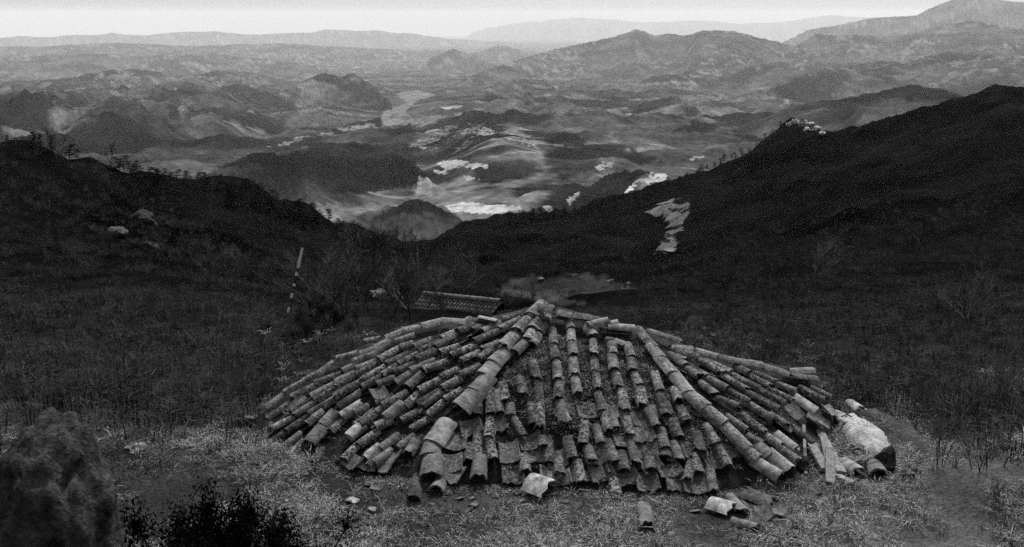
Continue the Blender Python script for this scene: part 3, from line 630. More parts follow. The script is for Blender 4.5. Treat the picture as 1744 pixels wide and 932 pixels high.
# concave pans showing between the covers, mostly along the eaves
PANS = [(826,740,822,772),(845,708,850,738),(866,756,870,790),(872,790,876,826),(900,742,908,766),(912,764,914,788),(946,770,952,798),(958,796,962,826),(1004,798,1010,820),(1012,760,1020,792),(1020,792,1030,818),(1048,780,1056,806),(1062,798,1072,826),(1096,776,1116,806),(1100,806,1106,838),(1086,700,1098,724),(1090,722,1102,756),(1098,754,1106,782),(1060,740,1066,762),(1134,790,1146,814),(1150,760,1158,786),(1152,806,1158,838),(1180,808,1184,842),(1192,776,1200,802),(1208,770,1222,800),(1178,756,1186,782),(1120,690,1128,712),(1142,704,1150,724),(1000,690,1006,712),(984,688,990,708),(1046,690,1052,712),(1238,756,1252,782),(780,738,776,768),(800,716,806,742),(770,776,768,806),]
for (x0, y0, x1, y1) in PANS:
    a, b = on_roof(x0, y0, .03), on_roof(x1, y1, .03); put_tile('pan', a-(b-a)*.1, b+roof_n(b)*R_.uniform(.015, .05), roof_n((a+b)/2), R_.uniform(.23, .29), R_.choice((.05, .06, .075, .1)), .5, lift=0+R_.uniform(0, .02), roll=R_.uniform(-.08, .08))
for (x0, y0, x1, y1, w, t) in [(668,762,640,800,.30,.16),(612,776,590,796,.26,.09),(640,770,622,800,.24,.06),(780,790,760,820,.24,.13),(935,790,940,818,.24,.28),(950,800,954,826,.27,.22),(556,660,536,676,.2,.08),(520,675,492,702,.22,.11),(470,722,430,760,.22,.10),(640,660,650,676,.2,.10),(1340,690,1362,712,.26,.10),(1376,706,1400,722,.26,.12),(1404,690,1420,706,.2,.25),(1315,700,1344,716,.24,.09),(1326,712,1352,732,.24,.08),(1388,712,1414,728,.2,.14)]:
    a, b = on_roof(x0, y0, .06), on_roof(x1, y1, .06); put_tile('pan', a, b, (roof_n((a+b)/2)+Vector((0, 0, .3))).normalized(), w, t, .3, lift=.01, roll=R_.uniform(-.2, .2))
# pans in the dark gaps of the side slopes
for rows in (COV_L, COV_R):
    for c in rows:
        if len(c) < 3: continue
        dx, dy = (9, 8) if rows is COV_L else (-7, 10)
        course([(x+dx, y+dy) for x, y in c], 'pan', .20, tone=R_.choice((.04, .05, .06)), lift=.0)

# ------------------------------------------------------------------ loose tiles, timbers, stones around the roof
LOOSE = []
def ground_pt(x, y): return Vector(on_ground(x, y, 6, 300))
def loose(kind, x0, y0, x1, y1, w, t, label, lift=.03, flip=False, roll=0.0, name=None, lichen=.2, rise=0.0, cat='roof tile'):
    a, b = ground_pt(x0, y0), ground_pt(x1, y1); a.z += rise; LOOSE.extend([a.copy(), (a+b)/2, b.copy()])
    o = put_tile(kind, a, b, Vector((0, 0, 1)), w, t, lichen, parent=None, lift=lift, flip=flip, roll=roll)
    o.name = name or 'fallen_roof_tile'
    tag(o, label, cat, 'fallen roof tiles around the eaves'); return o
loose('cover', 1096,866,1102,905,.17,.15,'grey half-round tile lying alone in the grass below the front eave', .03)
loose('pan', 1208,862,1250,876,.30,.34,'pale broken curved tile on the grass near the right end of the front eave', .05, True)
loose('cover', 1243,852,1266,880,.15,.16,'narrow tile lying tilted just right of the pale broken tile', .03)
loose('pan', 1280,850,1300,888,.26,.10,'dark hollow tile lying open side up among the fallen tiles at right', .03, False, .3)
loose('pan', 1304,868,1344,876,.24,.13,'short trough-shaped tile at the right of the fallen group', .03, False, .1)
loose('pan', 1262,838,1318,862,.26,.08,'dark tile sheet behind the open trough tiles', .02, True)
loose('cover', 1246,892,1290,904,.13,.16,'half-round tile lying crosswise, lowest of the fallen group at right', .02)
loose('pan', 898,838,936,846,.36,.36,'large pale broken tile slipped in front of the middle of the eave', .09, True, .15, rise=.05)
loose('cover', 774,794,742,844,.17,.17,'half-round tile slid off the foot of the left hip', .05)
loose('pan', 750,774,742,812,.30,.17,'broad tile fallen at the foot of the left hip', .05, True, -.35)
loose('cover', 712,818,704,858,.17,.05,'dark tile standing below the left hip foot', .03)
loose('pan', 786,784,772,822,.28,.15,'broken tile plate leaning right of the left hip foot', .06, True, .2)
loose('shard', 592,852,608,858,.10,.38,'small white tile shard on the grass left of the hip foot', .02, True)
loose('shard', 628,868,640,872,.08,.25,'tiny grey shard below the small white shard', .02, True)
loose('cover', 1434,794,1463,814,.22,.26,'pale half-round tile right of the fallen rafter', .04)
loose('cover', 1490,798,1496,818,.22,.16,'stubby tile standing below the pale plaster vault', .05)
loose('cover', 1446,704,1466,720,.16,.26,'mottled tile lying on the upper end of the plaster vault', .16)
loose('pan', 1416,716,1440,728,.18,.22,'flat tile beside the mottled tile on the vault', .14, True)
loose('cover', 1428,730,1472,746,.12,.32,'long narrow pale tile along the near edge of the vault', .12)
for _ in range(34):
    x = R_.uniform(540, 1400); y = np.interp(x, [540, 735, 1000, 1200, 1400], [790, 835, 840, 852, 838])+abs(R_.gauss(4, 12)); d = R_.uniform(8, 20); a = R_.uniform(0, 6.28)
    loose('shard', x, y, x+math.cos(a)*d, y+math.sin(a)*d*.5, R_.uniform(.07, .14), R_.choice((.06, .09, .13, .2)), 'small broken tile shard in the grass strip along the eaves', .012, R_.random() < .6, R_.gauss(0, .25), name='tile_shard', cat='tile shard')['group'] = 'shards along the eaves'
def beam(name, x0, y0, x1, y1, w, h, label, z0=.05, z1=.05, tone=M_wood, cat='timber'):
    a, b = ground_pt(x0, y0), ground_pt(x1, y1); a.z += z0; b.z += z1
    d = b-a; L = d.length; bm = bmesh.new(); bmesh.ops.create_cube(bm, size=1)
    bmesh.ops.subdivide_edges(bm, edges=bm.edges[:], cuts=2, use_grid_fill=True)
    rr = random.Random(int(x0*7+y0))
    for v in bm.verts: v.co = Vector((v.co.x*w*(1+rr.uniform(-.1, .1)), v.co.y*L+rr.uniform(-.01, .01), v.co.z*h*(1+rr.uniform(-.12, .12))))
    bmesh.ops.bevel(bm, geom=bm.edges[:], offset=.006, segments=1, affect='EDGES')
    me = bpy.data.meshes.new(name); bm.to_mesh(me); bm.free(); me.materials.append(tone)
    o = mesh_obj(name, me); o.matrix_world = Matrix.Translation((a+b)/2) @ orient(d, Vector((.1, -.2, 1)).normalized())
    tag(o, label, cat, 'loose timbers at the broken corner'); return o
beam('fallen_rafter', 1374,728,1432,818, .11, .10, 'long grey rafter sliding off the broken right corner of the roof', .22, .06)
beam('fallen_board', 1380,772,1406,808, .11, .05, 'short grey board leaning left of the long rafter', .12, .05)
beam('fallen_board', 1411,788,1414,828, .10, .05, 'short upright board at the foot of the long rafter', .18, .03)
beam('fallen_pole', 1420,816,1452,832, .08, .08, 'round log end lying at the foot of the long rafter', .04, .04)
beam('fallen_board', 1398,762,1408,790, .06, .04, 'narrow dark board between the rafter and the leaning board', .15, .04)
beam('fallen_pole', 1366,758,1372,812, .035, .035, 'thin upright stick at the broken corner of the roof', .25, .03)
def rock_mesh(seed, sx, sy, sz, rough=.25, sub=4, mat=M_stone, freq=1.3, flat=0):
    bm = bmesh.new(); bmesh.ops.create_icosphere(bm, subdivisions=sub, radius=1)
    V = np.array([v.co for v in bm.verts])
    d = 1+rough*1.2*np.sign(fbm(V[:, 0]*.9+seed, V[:, 1]*.9, 2, V[:, 2]*.9))*.18+rough*fbm(V[:, 0]*freq+seed*3.7, V[:, 1]*freq-seed, 4, V[:, 2]*freq)+rough*.35*fbm(V[:, 0]*4+seed, V[:, 1]*4, 4, V[:, 2]*4, .7)
    for v, k in zip(bm.verts, d):
        v.co = Vector((v.co.x*sx*k, v.co.y*sy*k, v.co.z*sz*k))
    me = bpy.data.meshes.new('rock'); bm.to_mesh(me); bm.free(); me.materials.append(mat)
    me.polygons.foreach_set('use_smooth', [not flat]*len(me.polygons)); return me
def stone(px, py, w, h, label, mat=M_stone, sink=.3, name='stone', group='stones lying in the grass', seed=None, cat='stone', rmax=1200, depth=None):
    p = on_ground(px, py, 6, rmax)
    r = math.hypot(p.x, p.y); a = w/F0*r/2; b = h/F0*r/2
    o = mesh_obj(name, rock_mesh(seed or px, a, depth or a*.9, b*1.3, *((.3, 4, mat, 1.3, 0) if cat == 'boulder' else (.55, 2, mat, 1.3, 1)))); o.location = p+Vector((0, 0, b*(1-sink))); o.rotation_euler = (0, 0, px)
    tag(o, label, cat, group); return o
stone(430,722,24,20,'pale rounded stone at the left end of the eave')
stone(400,740,16,10,'small pale stone left of the eave end')
stone(172,735,10,9,'small white stone beside the blurred boulder')
stone(230,768,30,14,'flat pale stone in the grass right of the boulder')
stone(1250,812,34,22,'angular pale stone under the right front eave', sink=.1)
stone(1212,800,20,14,'small grey stone wedged under the front eave near the right hip')
stone(1300,824,26,20,'grey block in the gap under the overhanging pale tiles')
stone(1462,770,30,14,'pale stone embedded in the bank below the vault, upper one')
stone(1474,790,38,18,'large pale stone below the vault, lower one')
stone(1545,812,22,14,'pale stone at the bottom of the hollow right of the vault')
stone(1560,806,16,12,'small light stone above the hollow right of the vault')
stone(1510,800,34,34,'dark wedge-shaped stone propping the end of the vault', M_rock)
stone(1365,802,30,26,'grey stone at the foot of the broken roof corner', M_rock)
stone(1338,742,18,18,'white broken lump inside the broken roof corner', M_plaster, sink=-3.0)
stone(1358,780,14,12,'small white lump at the broken roof corner', M_plaster, sink=-1.0)
stone(245,386,40,24,'round boulder with a light top on the left hillside', M_rock, name='boulder', group='boulders on the left hillside', cat='boulder')
stone(200,400,34,12,'pale flat rock left of the round boulder on the hillside', M_rock2, name='boulder', group='boulders on the left hillside', cat='boulder')
stone(255,428,26,16,'low dark boulder below the round boulder on the hillside', M_rock, name='boulder', group='boulders on the left hillside', cat='boulder')
for (x, y, w, h, lab) in [(920,478,12,6,'pale stone at the left edge of the levelled field'),(1040,482,12,6,'pale stone near the right end of the levelled field'),(1070,484,8,4,'smallest pale stone at the right edge of the levelled field'),(980,470,9,4,'pale stone on the far edge of the levelled field'),(645,508,30,18,'light boulder among the bare trees left of the far roof')]:
    stone(x, y, w, h, lab, group='stones on the terrace below', rmax=400)
for i, (x, y, w, h) in enumerate([(1344,212,10,6),(1352,208,14,8),(1366,210,16,9),(1374,220,12,6),(1380,214,18,9),(1392,220,14,8),(1400,226,10,5)]):
    stone(x, y+4, w, h, 'pale rock on the bare knoll of the right skyline, '+'leftmost second third fourth fifth sixth rightmost'.split()[i]+(' from the left' if 0 < i < 6 else ''), M_plaster, sink=.0, name='rock', group='rocks on the knoll', seed=i+3, cat='rock')
# the plastered vault and the earth bank behind it
def vault():
    pts = [(1414,714),(1448,708),(1480,724),(1511,746),(1526,772),(1498,794),(1466,776),(1440,750)]
    c = ground_pt(1468, 752); o3 = [ground_pt(*p) for p in pts]; V = []; F = []; nr = 7; m = 48
    for j in range(nr+1):
        t = j/nr
        for i in range(m):
            q = i/m*len(pts); k = int(q); e = o3[k].lerp(o3[(k+1) % len(pts)], q-k)
            s = 1-t; p = c.lerp(e, s); hgt = .15*(1-s**3.2)+(.02 if j else -.2)
            V.append((p.x, p.y, p.z+hgt+float(fbm(np.array(p.x*3), np.array(p.y*3), 4))*.05+float(fbm(np.array(p.x*11), np.array(p.y*9), 4))*.04))
    for j in range(nr):
        for i in range(m): F.append((j*m+i, j*m+(i+1) % m, (j+1)*m+(i+1) % m, (j+1)*m+i))
    o = mesh_obj('plaster_vault', mesh_from('plaster_vault', V, F, M_plaster))
    tag(o, 'pale rounded plaster vault bulging beside the right end of the roof', 'vault')
vault()
def bank():
    pl = [(1404,690),(1440,697),(1487,708),(1520,722),(1548,742),(1575,770),(1600,800)]; P = [ground_pt(*p) for p in pl]; V = []; F = []; k = 9; nn = 40
    for i in range(nn+1):
        q = i/nn*(len(P)-1); a = min(int(q), len(P)-2); p = P[a].lerp(P[a+1], q-a); d = (P[a+1]-P[a]).normalized(); s = d.cross(Vector((0, 0, 1))).normalized()
        w = .17*(1-.3*(i/nn))*min(1, (nn-i)/5+.1); h = .17*min(1, (nn-i)/6)
        for j in range(k+1):
            a2 = math.pi*j/k; v = p+s*math.cos(a2)*w*1.2+Vector((0, 0, math.sin(a2)*h-.08))
            v += Vector((0, 0, 1))*float(fbm(np.array(v.x*5), np.array(v.y*5), 4))*.06; V.append(tuple(v))
    for i in range(nn):
        for j in range(k): F.append((i*(k+1)+j, i*(k+1)+j+1, (i+1)*(k+1)+j+1, (i+1)*(k+1)+j))
    tag(mesh_obj('earth_bank', mesh_from('earth_bank', V, F, M_earth)), kind='structure')
bank()
# the blurred boulder close to the camera
def near_boulder():
    az, _ = pix_polar(70, 860); r = 3.3; me = rock_mesh(5.1, .225, .26, 1.0, .12, 5, M_boulder, 1.7)
    for v in me.vertices: v.co.z *= .60 if v.co.z > 0 else 1.5
    o = mesh_obj('boulder', me); o.location = (r*math.sin(az), r*math.cos(az), 3.16); o.rotation_euler = (.05, .1, .5)
    tag(o, 'big mottled boulder out of focus in the lower left corner', 'boulder')
near_boulder()

# ------------------------------------------------------------------ the small tiled building below
def far_house():
    def P(x, y, r):
        az, t = pix_polar(x, y); return Vector((r*math.sin(az), r*math.cos(az), CAMZ+r*t))
    a, b = P(722, 503, 66), P(852, 516, 62)
    u = (b-a); L = u.length; u.normalize(); h = Vector((u.y, -u.x, 0)).normalized()
    if h.y > 0: h = -h
    dn = (h*math.cos(math.radians(27))-Vector((0, 0, 1))*math.sin(math.radians(27))); D = 3.6
    nrm = u.cross(dn); nrm = nrm if nrm.z > 0 else -nrm; nrm.normalize()
    root = empty('tiled_house', ((a+b)/2+h*2)-Vector((0, 0, 4))); loc = root.location.copy()
    tag(root, 'small house with a tiled roof seen among bare trees below', 'house')
    def add(name, V, F, mat, tone=None, smooth=True):
        o = mesh_obj(name, mesh_from(name, [Vector(v)-loc for v in V], F, mat, smooth), parent=root)
        if tone: o.color = (tone, tone, tone, .8)
        return o
    hb = -h; db = (hb*math.cos(math.radians(27))-Vector((0, 0, 1))*math.sin(math.radians(27)))
    th = nrm*.12
    add('roof_deck', [a, b, b+dn*D, a+dn*D, a-th, b-th, b+dn*D-th, a+dn*D-th, a+db*D, b+db*D], [(0, 1, 2, 3), (4, 7, 6, 5), (3, 2, 6, 7), (0, 3, 7, 4), (1, 5, 6, 2), (1, 0, 8, 9)], M_bed, smooth=False)
    n = int(L/.28)
    for i in range(n+1):
        V = []; F = []; base = a+u*(L*i/n); rad = .085
        for k in range(9):
            for e in (0, 1):
                q = base+dn*(D*(k+e*1.04)/9)
                rr = rad*(.9+.18*e)*random.uniform(.92, 1.08)
                for s in range(6):
                    an = math.pi*s/5; V.append(q+u*math.cos(an)*rr+nrm*(math.sin(an)*rr+.02*e))
            o = k*12
            for s in range(5): F.append((o+s, o+s+1, o+6+s+1, o+6+s))
            F.append((o+6, o+7, o+8, o+9, o+10, o+11))
        add('tile_course', V, F, MT, random.choice((.05, .065, .085)))
    V = []; F = []; m = 26
    for i in range(m+1):
        q = a.lerp(b, i/m)+Vector((0, 0, .05+.02*(i % 2)))
        for s in range(7):
            an = math.pi*s/6; V.append(q+h*math.cos(an)*.19+Vector((0, 0, math.sin(an)*.24)))
    for i in range(m):
        for s in range(6): F.append((i*7+s, i*7+s+1, (i+1)*7+s+1, (i+1)*7+s))
    add('ridge_course', V, F, MT, .06)
    w0, w1 = a+dn*(D-.5), b+dn*(D-.5); o0, o1 = a+db*(D-.5), b+db*(D-.5); low = min(w0.z, w1.z)-3.2
    V = [w0, w1, o1, o0]+[Vector((q.x, q.y, low)) for q in (w0, w1, o1, o0)]
    add('wall', V, [(0, 1, 5, 4), (1, 2, 6, 5), (2, 3, 7, 6), (3, 0, 4, 7)], M_earth, smooth=False)
far_house()

# ------------------------------------------------------------------ plants
class MB:
    def __init__(s): s.V = []; s.F = []
    def tube(s, a, b, r0, r1, k=3):
        d = (b-a); 
        if d.length < 1e-6: return
        d.normalize(); x = d.orthogonal().normalized(); y = d.cross(x); o = len(s.V)
        for p, r in ((a, r0), (b, r1)):
            for i in range(k):
                t = 2*math.pi*i/k; s.V.append(p+x*math.cos(t)*r+y*math.sin(t)*r)
        for i in range(k): s.F.append((o+i, o+(i+1) % k, o+k+(i+1) % k, o+k+i))
    def mesh(s, name, mat, smooth=False): return mesh_from(name, s.V, s.F, mat, smooth)
def bare_tree(seed, h, spread=.55, levels=4, stems=1, thick=.02, up=.35):
    r = random.Random(seed); tr = MB(); tw = MB()
    def grow(p, d, L, rad, lev, mb):
        n = 3 if lev < levels else 2; q = p
        for i in range(n):
            d = (d+Vector((r.gauss(0, .16), r.gauss(0, .16), r.gauss(.03, .1)))).normalized(); e = q+d*(L/n); rr = rad*(1-.22*(i+1)/n)
            mb.tube(q, e, rad*(1-.22*i/n), rr, 4 if lev == 0 else 3)
            if lev < levels:
                for _ in range(r.choice((1, 1, 2))):
                    a = r.uniform(0, 6.283); dd = (d+Vector((math.cos(a), math.sin(a), up))*spread*r.uniform(.8, 1.6)).normalized()
                    grow(e, dd, L*r.uniform(.45, .72), rr*.58, lev+1, tw if lev >= 0 else mb)
            q = e
        if lev < levels: grow(q, d, L*.6, rad*.7, lev+1, tw)
    for s in range(stems):
        a = r.uniform(0, 6.283); d = Vector((math.cos(a)*.35, math.sin(a)*.35, 1)) if stems > 1 else Vector((r.gauss(0, .1), r.gauss(0, .1), 1))
        grow(Vector((math.cos(a)*.05*(stems > 1), math.sin(a)*.05*(stems > 1), -.1)), d.normalized(), h*.42, h*thick, 0, tr)
    return tr, tw
def pine(seed, h):
    r = random.Random(seed); tr = MB(); cr = MB(); p = Vector((0, 0, -.3)); pts = [p]; d = Vector((r.gauss(0, .15), r.gauss(0, .15), 1))
    n = 6
    for i in range(n):
        d = (d+Vector((r.gauss(0, .14), r.gauss(0, .14), .35))).normalized(); q = p+d*(h/n); tr.tube(p, q, h*.032*(1-i/n*.75), h*.032*(1-(i+1)/n*.75), 6); p = q; pts.append(p)
    def clump(c, R):
        for _ in range(46):
            v = Vector((r.gauss(0, .5), r.gauss(0, .5), r.gauss(0, .2)))*R; b = c+v
            a = Vector((r.gauss(0, 1), r.gauss(0, 1), r.gauss(.5, .6))).normalized(); s = a.orthogonal().normalized(); s = (s+Vector((r.gauss(0, .6), r.gauss(0, .6), r.gauss(0, .3)))).normalized()
            L = R*r.uniform(.16, .36); o = len(cr.V); cr.V += [b-s*L*.35, b+s*L*.35, b+a*L]; cr.F.append((o, o+1, o+2))
    for i in range(2, n+1):
        k = 4 if i < n else 3
        for _ in range(k):
            a = r.uniform(0, 6.283); L = h*r.uniform(.14, .34)*(1.15-.5*i/n); e = pts[i]+Vector((math.cos(a)*L, math.sin(a)*L, h*r.uniform(-.02, .07))); tr.tube(pts[i], e, h*.012, h*.005, 3)
            clump(e, h*.15); clump(pts[i].lerp(e, .55), h*.12)
    clump(pts[-1], h*.14)
    return tr, cr
PINES = [(lambda t: (t[0].mesh('trunk', M_bark), t[1].mesh('crown', M_needle)))(pine(100+i, 3.6)) for i in range(5)]
def place_pine(px, py, h, label, group, r=None, sink=0.0):
    p = on_ground(px, py, 30, 900)
    if p is None: return
    e = empty('pine_tree', p-Vector((0, 0, sink)), R_.uniform(0, 6.28), h/3.6); tag(e, label, 'pine tree', group)
    t, c = R_.choice(PINES); mesh_obj('trunk', t, parent=e); mesh_obj('crown', c, parent=e)
LEFT = [(45, 236), (150, 262), (250, 300), (400, 318), (500, 348), (610, 392)]
ORD = 'leftmost second third fourth fifth sixth seventh eighth ninth tenth eleventh twelfth thirteenth fourteenth fifteenth sixteenth'.split()
def nth(i): return ORD[i] if i == 0 else ORD[i]+' from the left'
def crest_y(tab, x): return float(np.interp(x, [t[0] for t in tab], [t[1] for t in tab]))
RIGHT = [(800, 400), (870, 374), (1000, 358), (1100, 330), (1200, 290), (1290, 238), (1345, 208), (1410, 228), (1550, 198), (1690, 168)]
for i, px in enumerate([60, 70, 92, 118, 132]): place_pine(px, crest_y(LEFT, px)+R_.uniform(6, 12), R_.uniform(1.2, 1.9), 'scraggy small pine on the far left skyline, '+nth(i), 'pines on the far left skyline')
for px in [205, 212, 222, 230, 240, 256, 266, 274, 282, 292, 300, 318, 340, 352]: place_pine(px, crest_y(LEFT, px)+R_.uniform(5, 10), R_.uniform(1.3, 2.0), 'dark pine in the clump on the left hillside crest', 'pines in the left crest clump')
for i in range(46):
    px = R_.uniform(372, 640); place_pine(px, crest_y(LEFT+[(700, 425)], px)+R_.uniform(4, 34), R_.uniform(1.3, 2.3), 'dark pine in the belt down the lower left spur', 'pines on the lower left spur')
for i in range(34):
    px = 870+(1195-870)*i/33+R_.uniform(-5, 5); place_pine(px, crest_y(RIGHT, px)+R_.uniform(1, 12), R_.uniform(2.0, 3.4), 'pine on the dark wooded lower edge of the right spur', 'pines on the lower right spur')
for i, px in enumerate([1192, 1204, 1216, 1226, 1233, 1245, 1252, 1262, 1275, 1288, 1302, 1316, 1330, 1342, 1352]): place_pine(px, crest_y(RIGHT, px)+R_.uniform(1, 5), R_.uniform(1.6, 2.8), 'small pine on the skyline climbing to the right knoll, '+nth(i), 'pines below the right knoll')
for i, px in enumerate([1404, 1412, 1420, 1462, 1490, 1530, 1534, 1558, 1600, 1640, 1662]): place_pine(px, crest_y(RIGHT, px)+R_.uniform(1, 4), R_.uniform(.8, 1.5), 'tiny tree on the long skyline of the right hill, '+nth(i), 'trees on the right skyline')

TREES = [(lambda t: (t[0].mesh('trunk', M_bark), t[1].mesh('crown', M_treetwig), t[1].mesh('crown', M_paletwig)))(bare_tree(200+i, 4.0, .55, 4, 1+i % 2, .011)) for i in range(4)]
TREE_AT = [(352,492,88,1,'forked pale-barked bare tree on the left slope'),(545,545,140,0,'tall bare tree left of the roof, nearest to the dark bush'),(520,520,110,0,'bare tree standing behind the tall bare tree on the left'),(590,540,120,0,'bare tree between the dark bush and the roof, left one'),(622,540,120,0,'bare tree between the dark bush and the roof, right one'),
 (575,480,90,0,'bare tree on the wooded left spur foot'),(640,470,95,0,'bare tree in the gully, left of its middle'),(668,540,120,0,'bare tree rising behind the left ridge of the roof'),(700,545,130,1,'pale leaning bare tree beside the far tiled roof'),(742,520,80,1,'slim pale tree above the far tiled roof'),
 (690,470,90,0,'bare tree in the middle of the gully'),(720,450,70,0,'small bare tree farther down the gully'),(762,540,70,0,'bare tree against the far tiled roof front'),(790,500,70,0,'bare tree at the right end of the far tiled roof'),(812,470,60,0,'bare tree left of the levelled field'),
 (832,560,60,0,'low bare tree right of the far tiled roof'),(905,520,60,0,'thin bare sapling behind the summit of the roof'),(945,480,40,0,'dark shrub standing alone on the levelled field'),(610,430,60,0,'bare tree at the end of the pine belt'),(655,430,60,0,'bare tree beyond the end of the pine belt'),
 (460,500,70,0,'bare tree in the middle of the left slope'),(420,470,60,0,'bare tree above the middle of the left slope'),(1180,600,60,0,'bare sapling behind the right ridge of the roof'),(1310,560,60,0,'bare sapling on the dark slope behind the right ridge'),(1205,575,50,0,'bare sapling beside the light patch behind the right ridge'),
 (1385,480,90,0,'pale twiggy tree half way up the right slope'),(1560,440,90,0,'bare tree high on the right slope'),(1650,560,110,0,'bare tree low on the right slope near the margin'),(90,244,44,0,'bare tree on the skyline at far left'),(105,248,40,0,'second bare tree on the far left skyline'),(185,282,40,0,'bare tree on the left skyline right of the pines'),(330,322,30,0,'small bare tree between the skyline pines'),(385,330,30,0,'small bare tree right of the skyline clump'),(365,326,26,0,'smallest bare tree of the left skyline'),(560,510,110,0,'bare tree straight above the dense dark bush'),(605,500,100,0,'bare tree in front of the wooded spur end'),(650,545,110,1,'pale bare tree close behind the left ridge of the roof'),(725,545,95,0,'bare tree at the left end of the far tiled roof'),(500,470,80,0,'bare tree beside the pale dashed line'),(775,470,70,0,'bare tree behind the ridge of the far tiled roof')]
for (x, y, hp, pale, lab) in TREE_AT:
    p = on_ground(x, y, 14, 600); r = math.hypot(p.x, p.y); h = hp/F0*r
    e = empty('bare_tree', p, R_.uniform(0, 6.28), h/3.6); tag(e, lab, 'tree', 'leafless trees around the roof')
    t = R_.choice(TREES); mesh_obj('trunk', t[0], parent=e); mesh_obj('crown', t[2] if pale else t[1], parent=e)
def dashed_line():  # banded pole shape stands in for a pale dashed scratch mark
    b = on_ground(488, 545, 14, 300); r = math.hypot(b.x, b.y); az, t = pix_polar(516, 418); top = Vector((r*math.sin(az), r*math.cos(az), CAMZ+r*t)); d = top-b
    root = empty('dashed_line', b); tag(root, 'pale dashed line on the left slope, built as a slender leaning pole', 'dashed line')
    mb = MB(); mb.tube(Vector((0, 0, -.2)), d, .022, .016, 8); mesh_obj('shaft', mb.mesh('shaft', M_bark, True), parent=root)
    for f0, f1 in ((.1, .17), (.3, .36), (.46, .49), (.6, .64), (.70, .97)):
        mb = MB(); mb.tube(d*f0, d*f1, .048, .042, 8); mesh_obj('pale_band', mb.mesh('pale_band', M_dash, True), parent=root)
dashed_line()
# bare bushes at the right edge of the clearing
BUSH = [(lambda t: (t[0].mesh('stem', M_treetwig), t[1].mesh('twigs', M_treetwig)))(bare_tree(300+i, 1.3, .5, 3, 4, .007, .3)) for i in range(4)]
for (x, y, hp, lab) in [(1600,790,110,'large bare bush at the right edge of the clearing'),(1665,800,120,'bare bush nearest the right margin'),(1640,730,100,'bare bush behind the large bush at right'),(1570,700,60,'small bare bush behind the earth bank'),(1700,700,120,'tall bare bush at the right margin'),(1690,860,60,'low bush in the lower right corner'),(1625,660,70,'bare bush on the slope above the earth bank'),(1216,880,24,'tiny dark plant near the fallen tiles')]:
    p = on_ground(x, y, 6, 200); r = math.hypot(p.x, p.y); e = empty('bare_bush', p, R_.uniform(0, 6), hp/F0*r/1.2); tag(e, lab, 'bush', 'bare bushes by the clearing')
    t = R_.choice(BUSH); mesh_obj('stem', t[0], parent=e); mesh_obj('twigs', t[1], parent=e)
def leafy(seed, n=16000):
    r = random.Random(seed); st = MB(); lf = MB()
    cs = [Vector((r.gauss(0, .34), r.gauss(0, .34), r.uniform(.25, .84))) for _ in range(22)]
    for c in cs: st.tube(Vector((0, 0, -.1)), c, .02, .006, 3)
    for _ in range(n):
        c = r.choice(cs); v = Vector((r.gauss(0, 1), r.gauss(0, 1), r.gauss(0, 1))); b = c+v.normalized()*r.uniform(.0, .17)
        a = Vector((r.gauss(0, 1), r.gauss(0, 1), r.gauss(.3, 1))).normalized(); s = a.orthogonal().normalized(); L = r.uniform(.02, .04); o = len(lf.V)
        lf.V += [b, b+a*L*.5+s*L*.18, b+a*L, b+a*L*.5-s*L*.18]; lf.F.append((o, o+1, o+2, o+3))
    return st.mesh('stems', M_bark), lf.mesh('foliage', M_leaf)
for i, (x, ytop, r, sc, lab) in enumerate([(330, 842, 5.6, 1.0, 'dark evergreen shrub at the lower left, left one'), (440, 832, 5.9, 1.0, 'dark evergreen shrub at the lower left, right one with a taller top'), (240, 880, 5.2, .9, 'low dark evergreen shrub beside the blurred boulder'),(390, 878, 5.5, .9, 'low dark evergreen shrub between the two taller dark shrubs')]):
    az, t = pix_polar(x, ytop); X, Y = r*math.sin(az), r*math.cos(az); top = CAMZ+r*t; g = float(ground_z(np.array([X]), np.array([Y]))[0])
    e = empty('evergreen_shrub', (X, Y, g-.03), i*1.3, (top-g)/1.0); e.scale = (.82*sc, .82*sc, (top-g)/1.0); tag(e, lab, 'shrub', 'evergreen shrubs at lower left')
    st, lf = leafy(400+i); mesh_obj('stems', st, parent=e); mesh_obj('foliage', lf, parent=e)
for (x, y, hp, lab) in [(562,560,60,'dense dark bush among the bare trees left of the roof'),(520,600,70,'dark evergreen bush behind the left slope of the roof')]:
    p = on_ground(x, y, 14, 200); r = math.hypot(p.x, p.y); e = empty('evergreen_shrub', p, 1, hp/F0*r); tag(e, lab, 'shrub', 'evergreen shrubs behind the roof')
    st, lf = leafy(410+x); mesh_obj('stems', st, parent=e); mesh_obj('foliage', lf, parent=e)

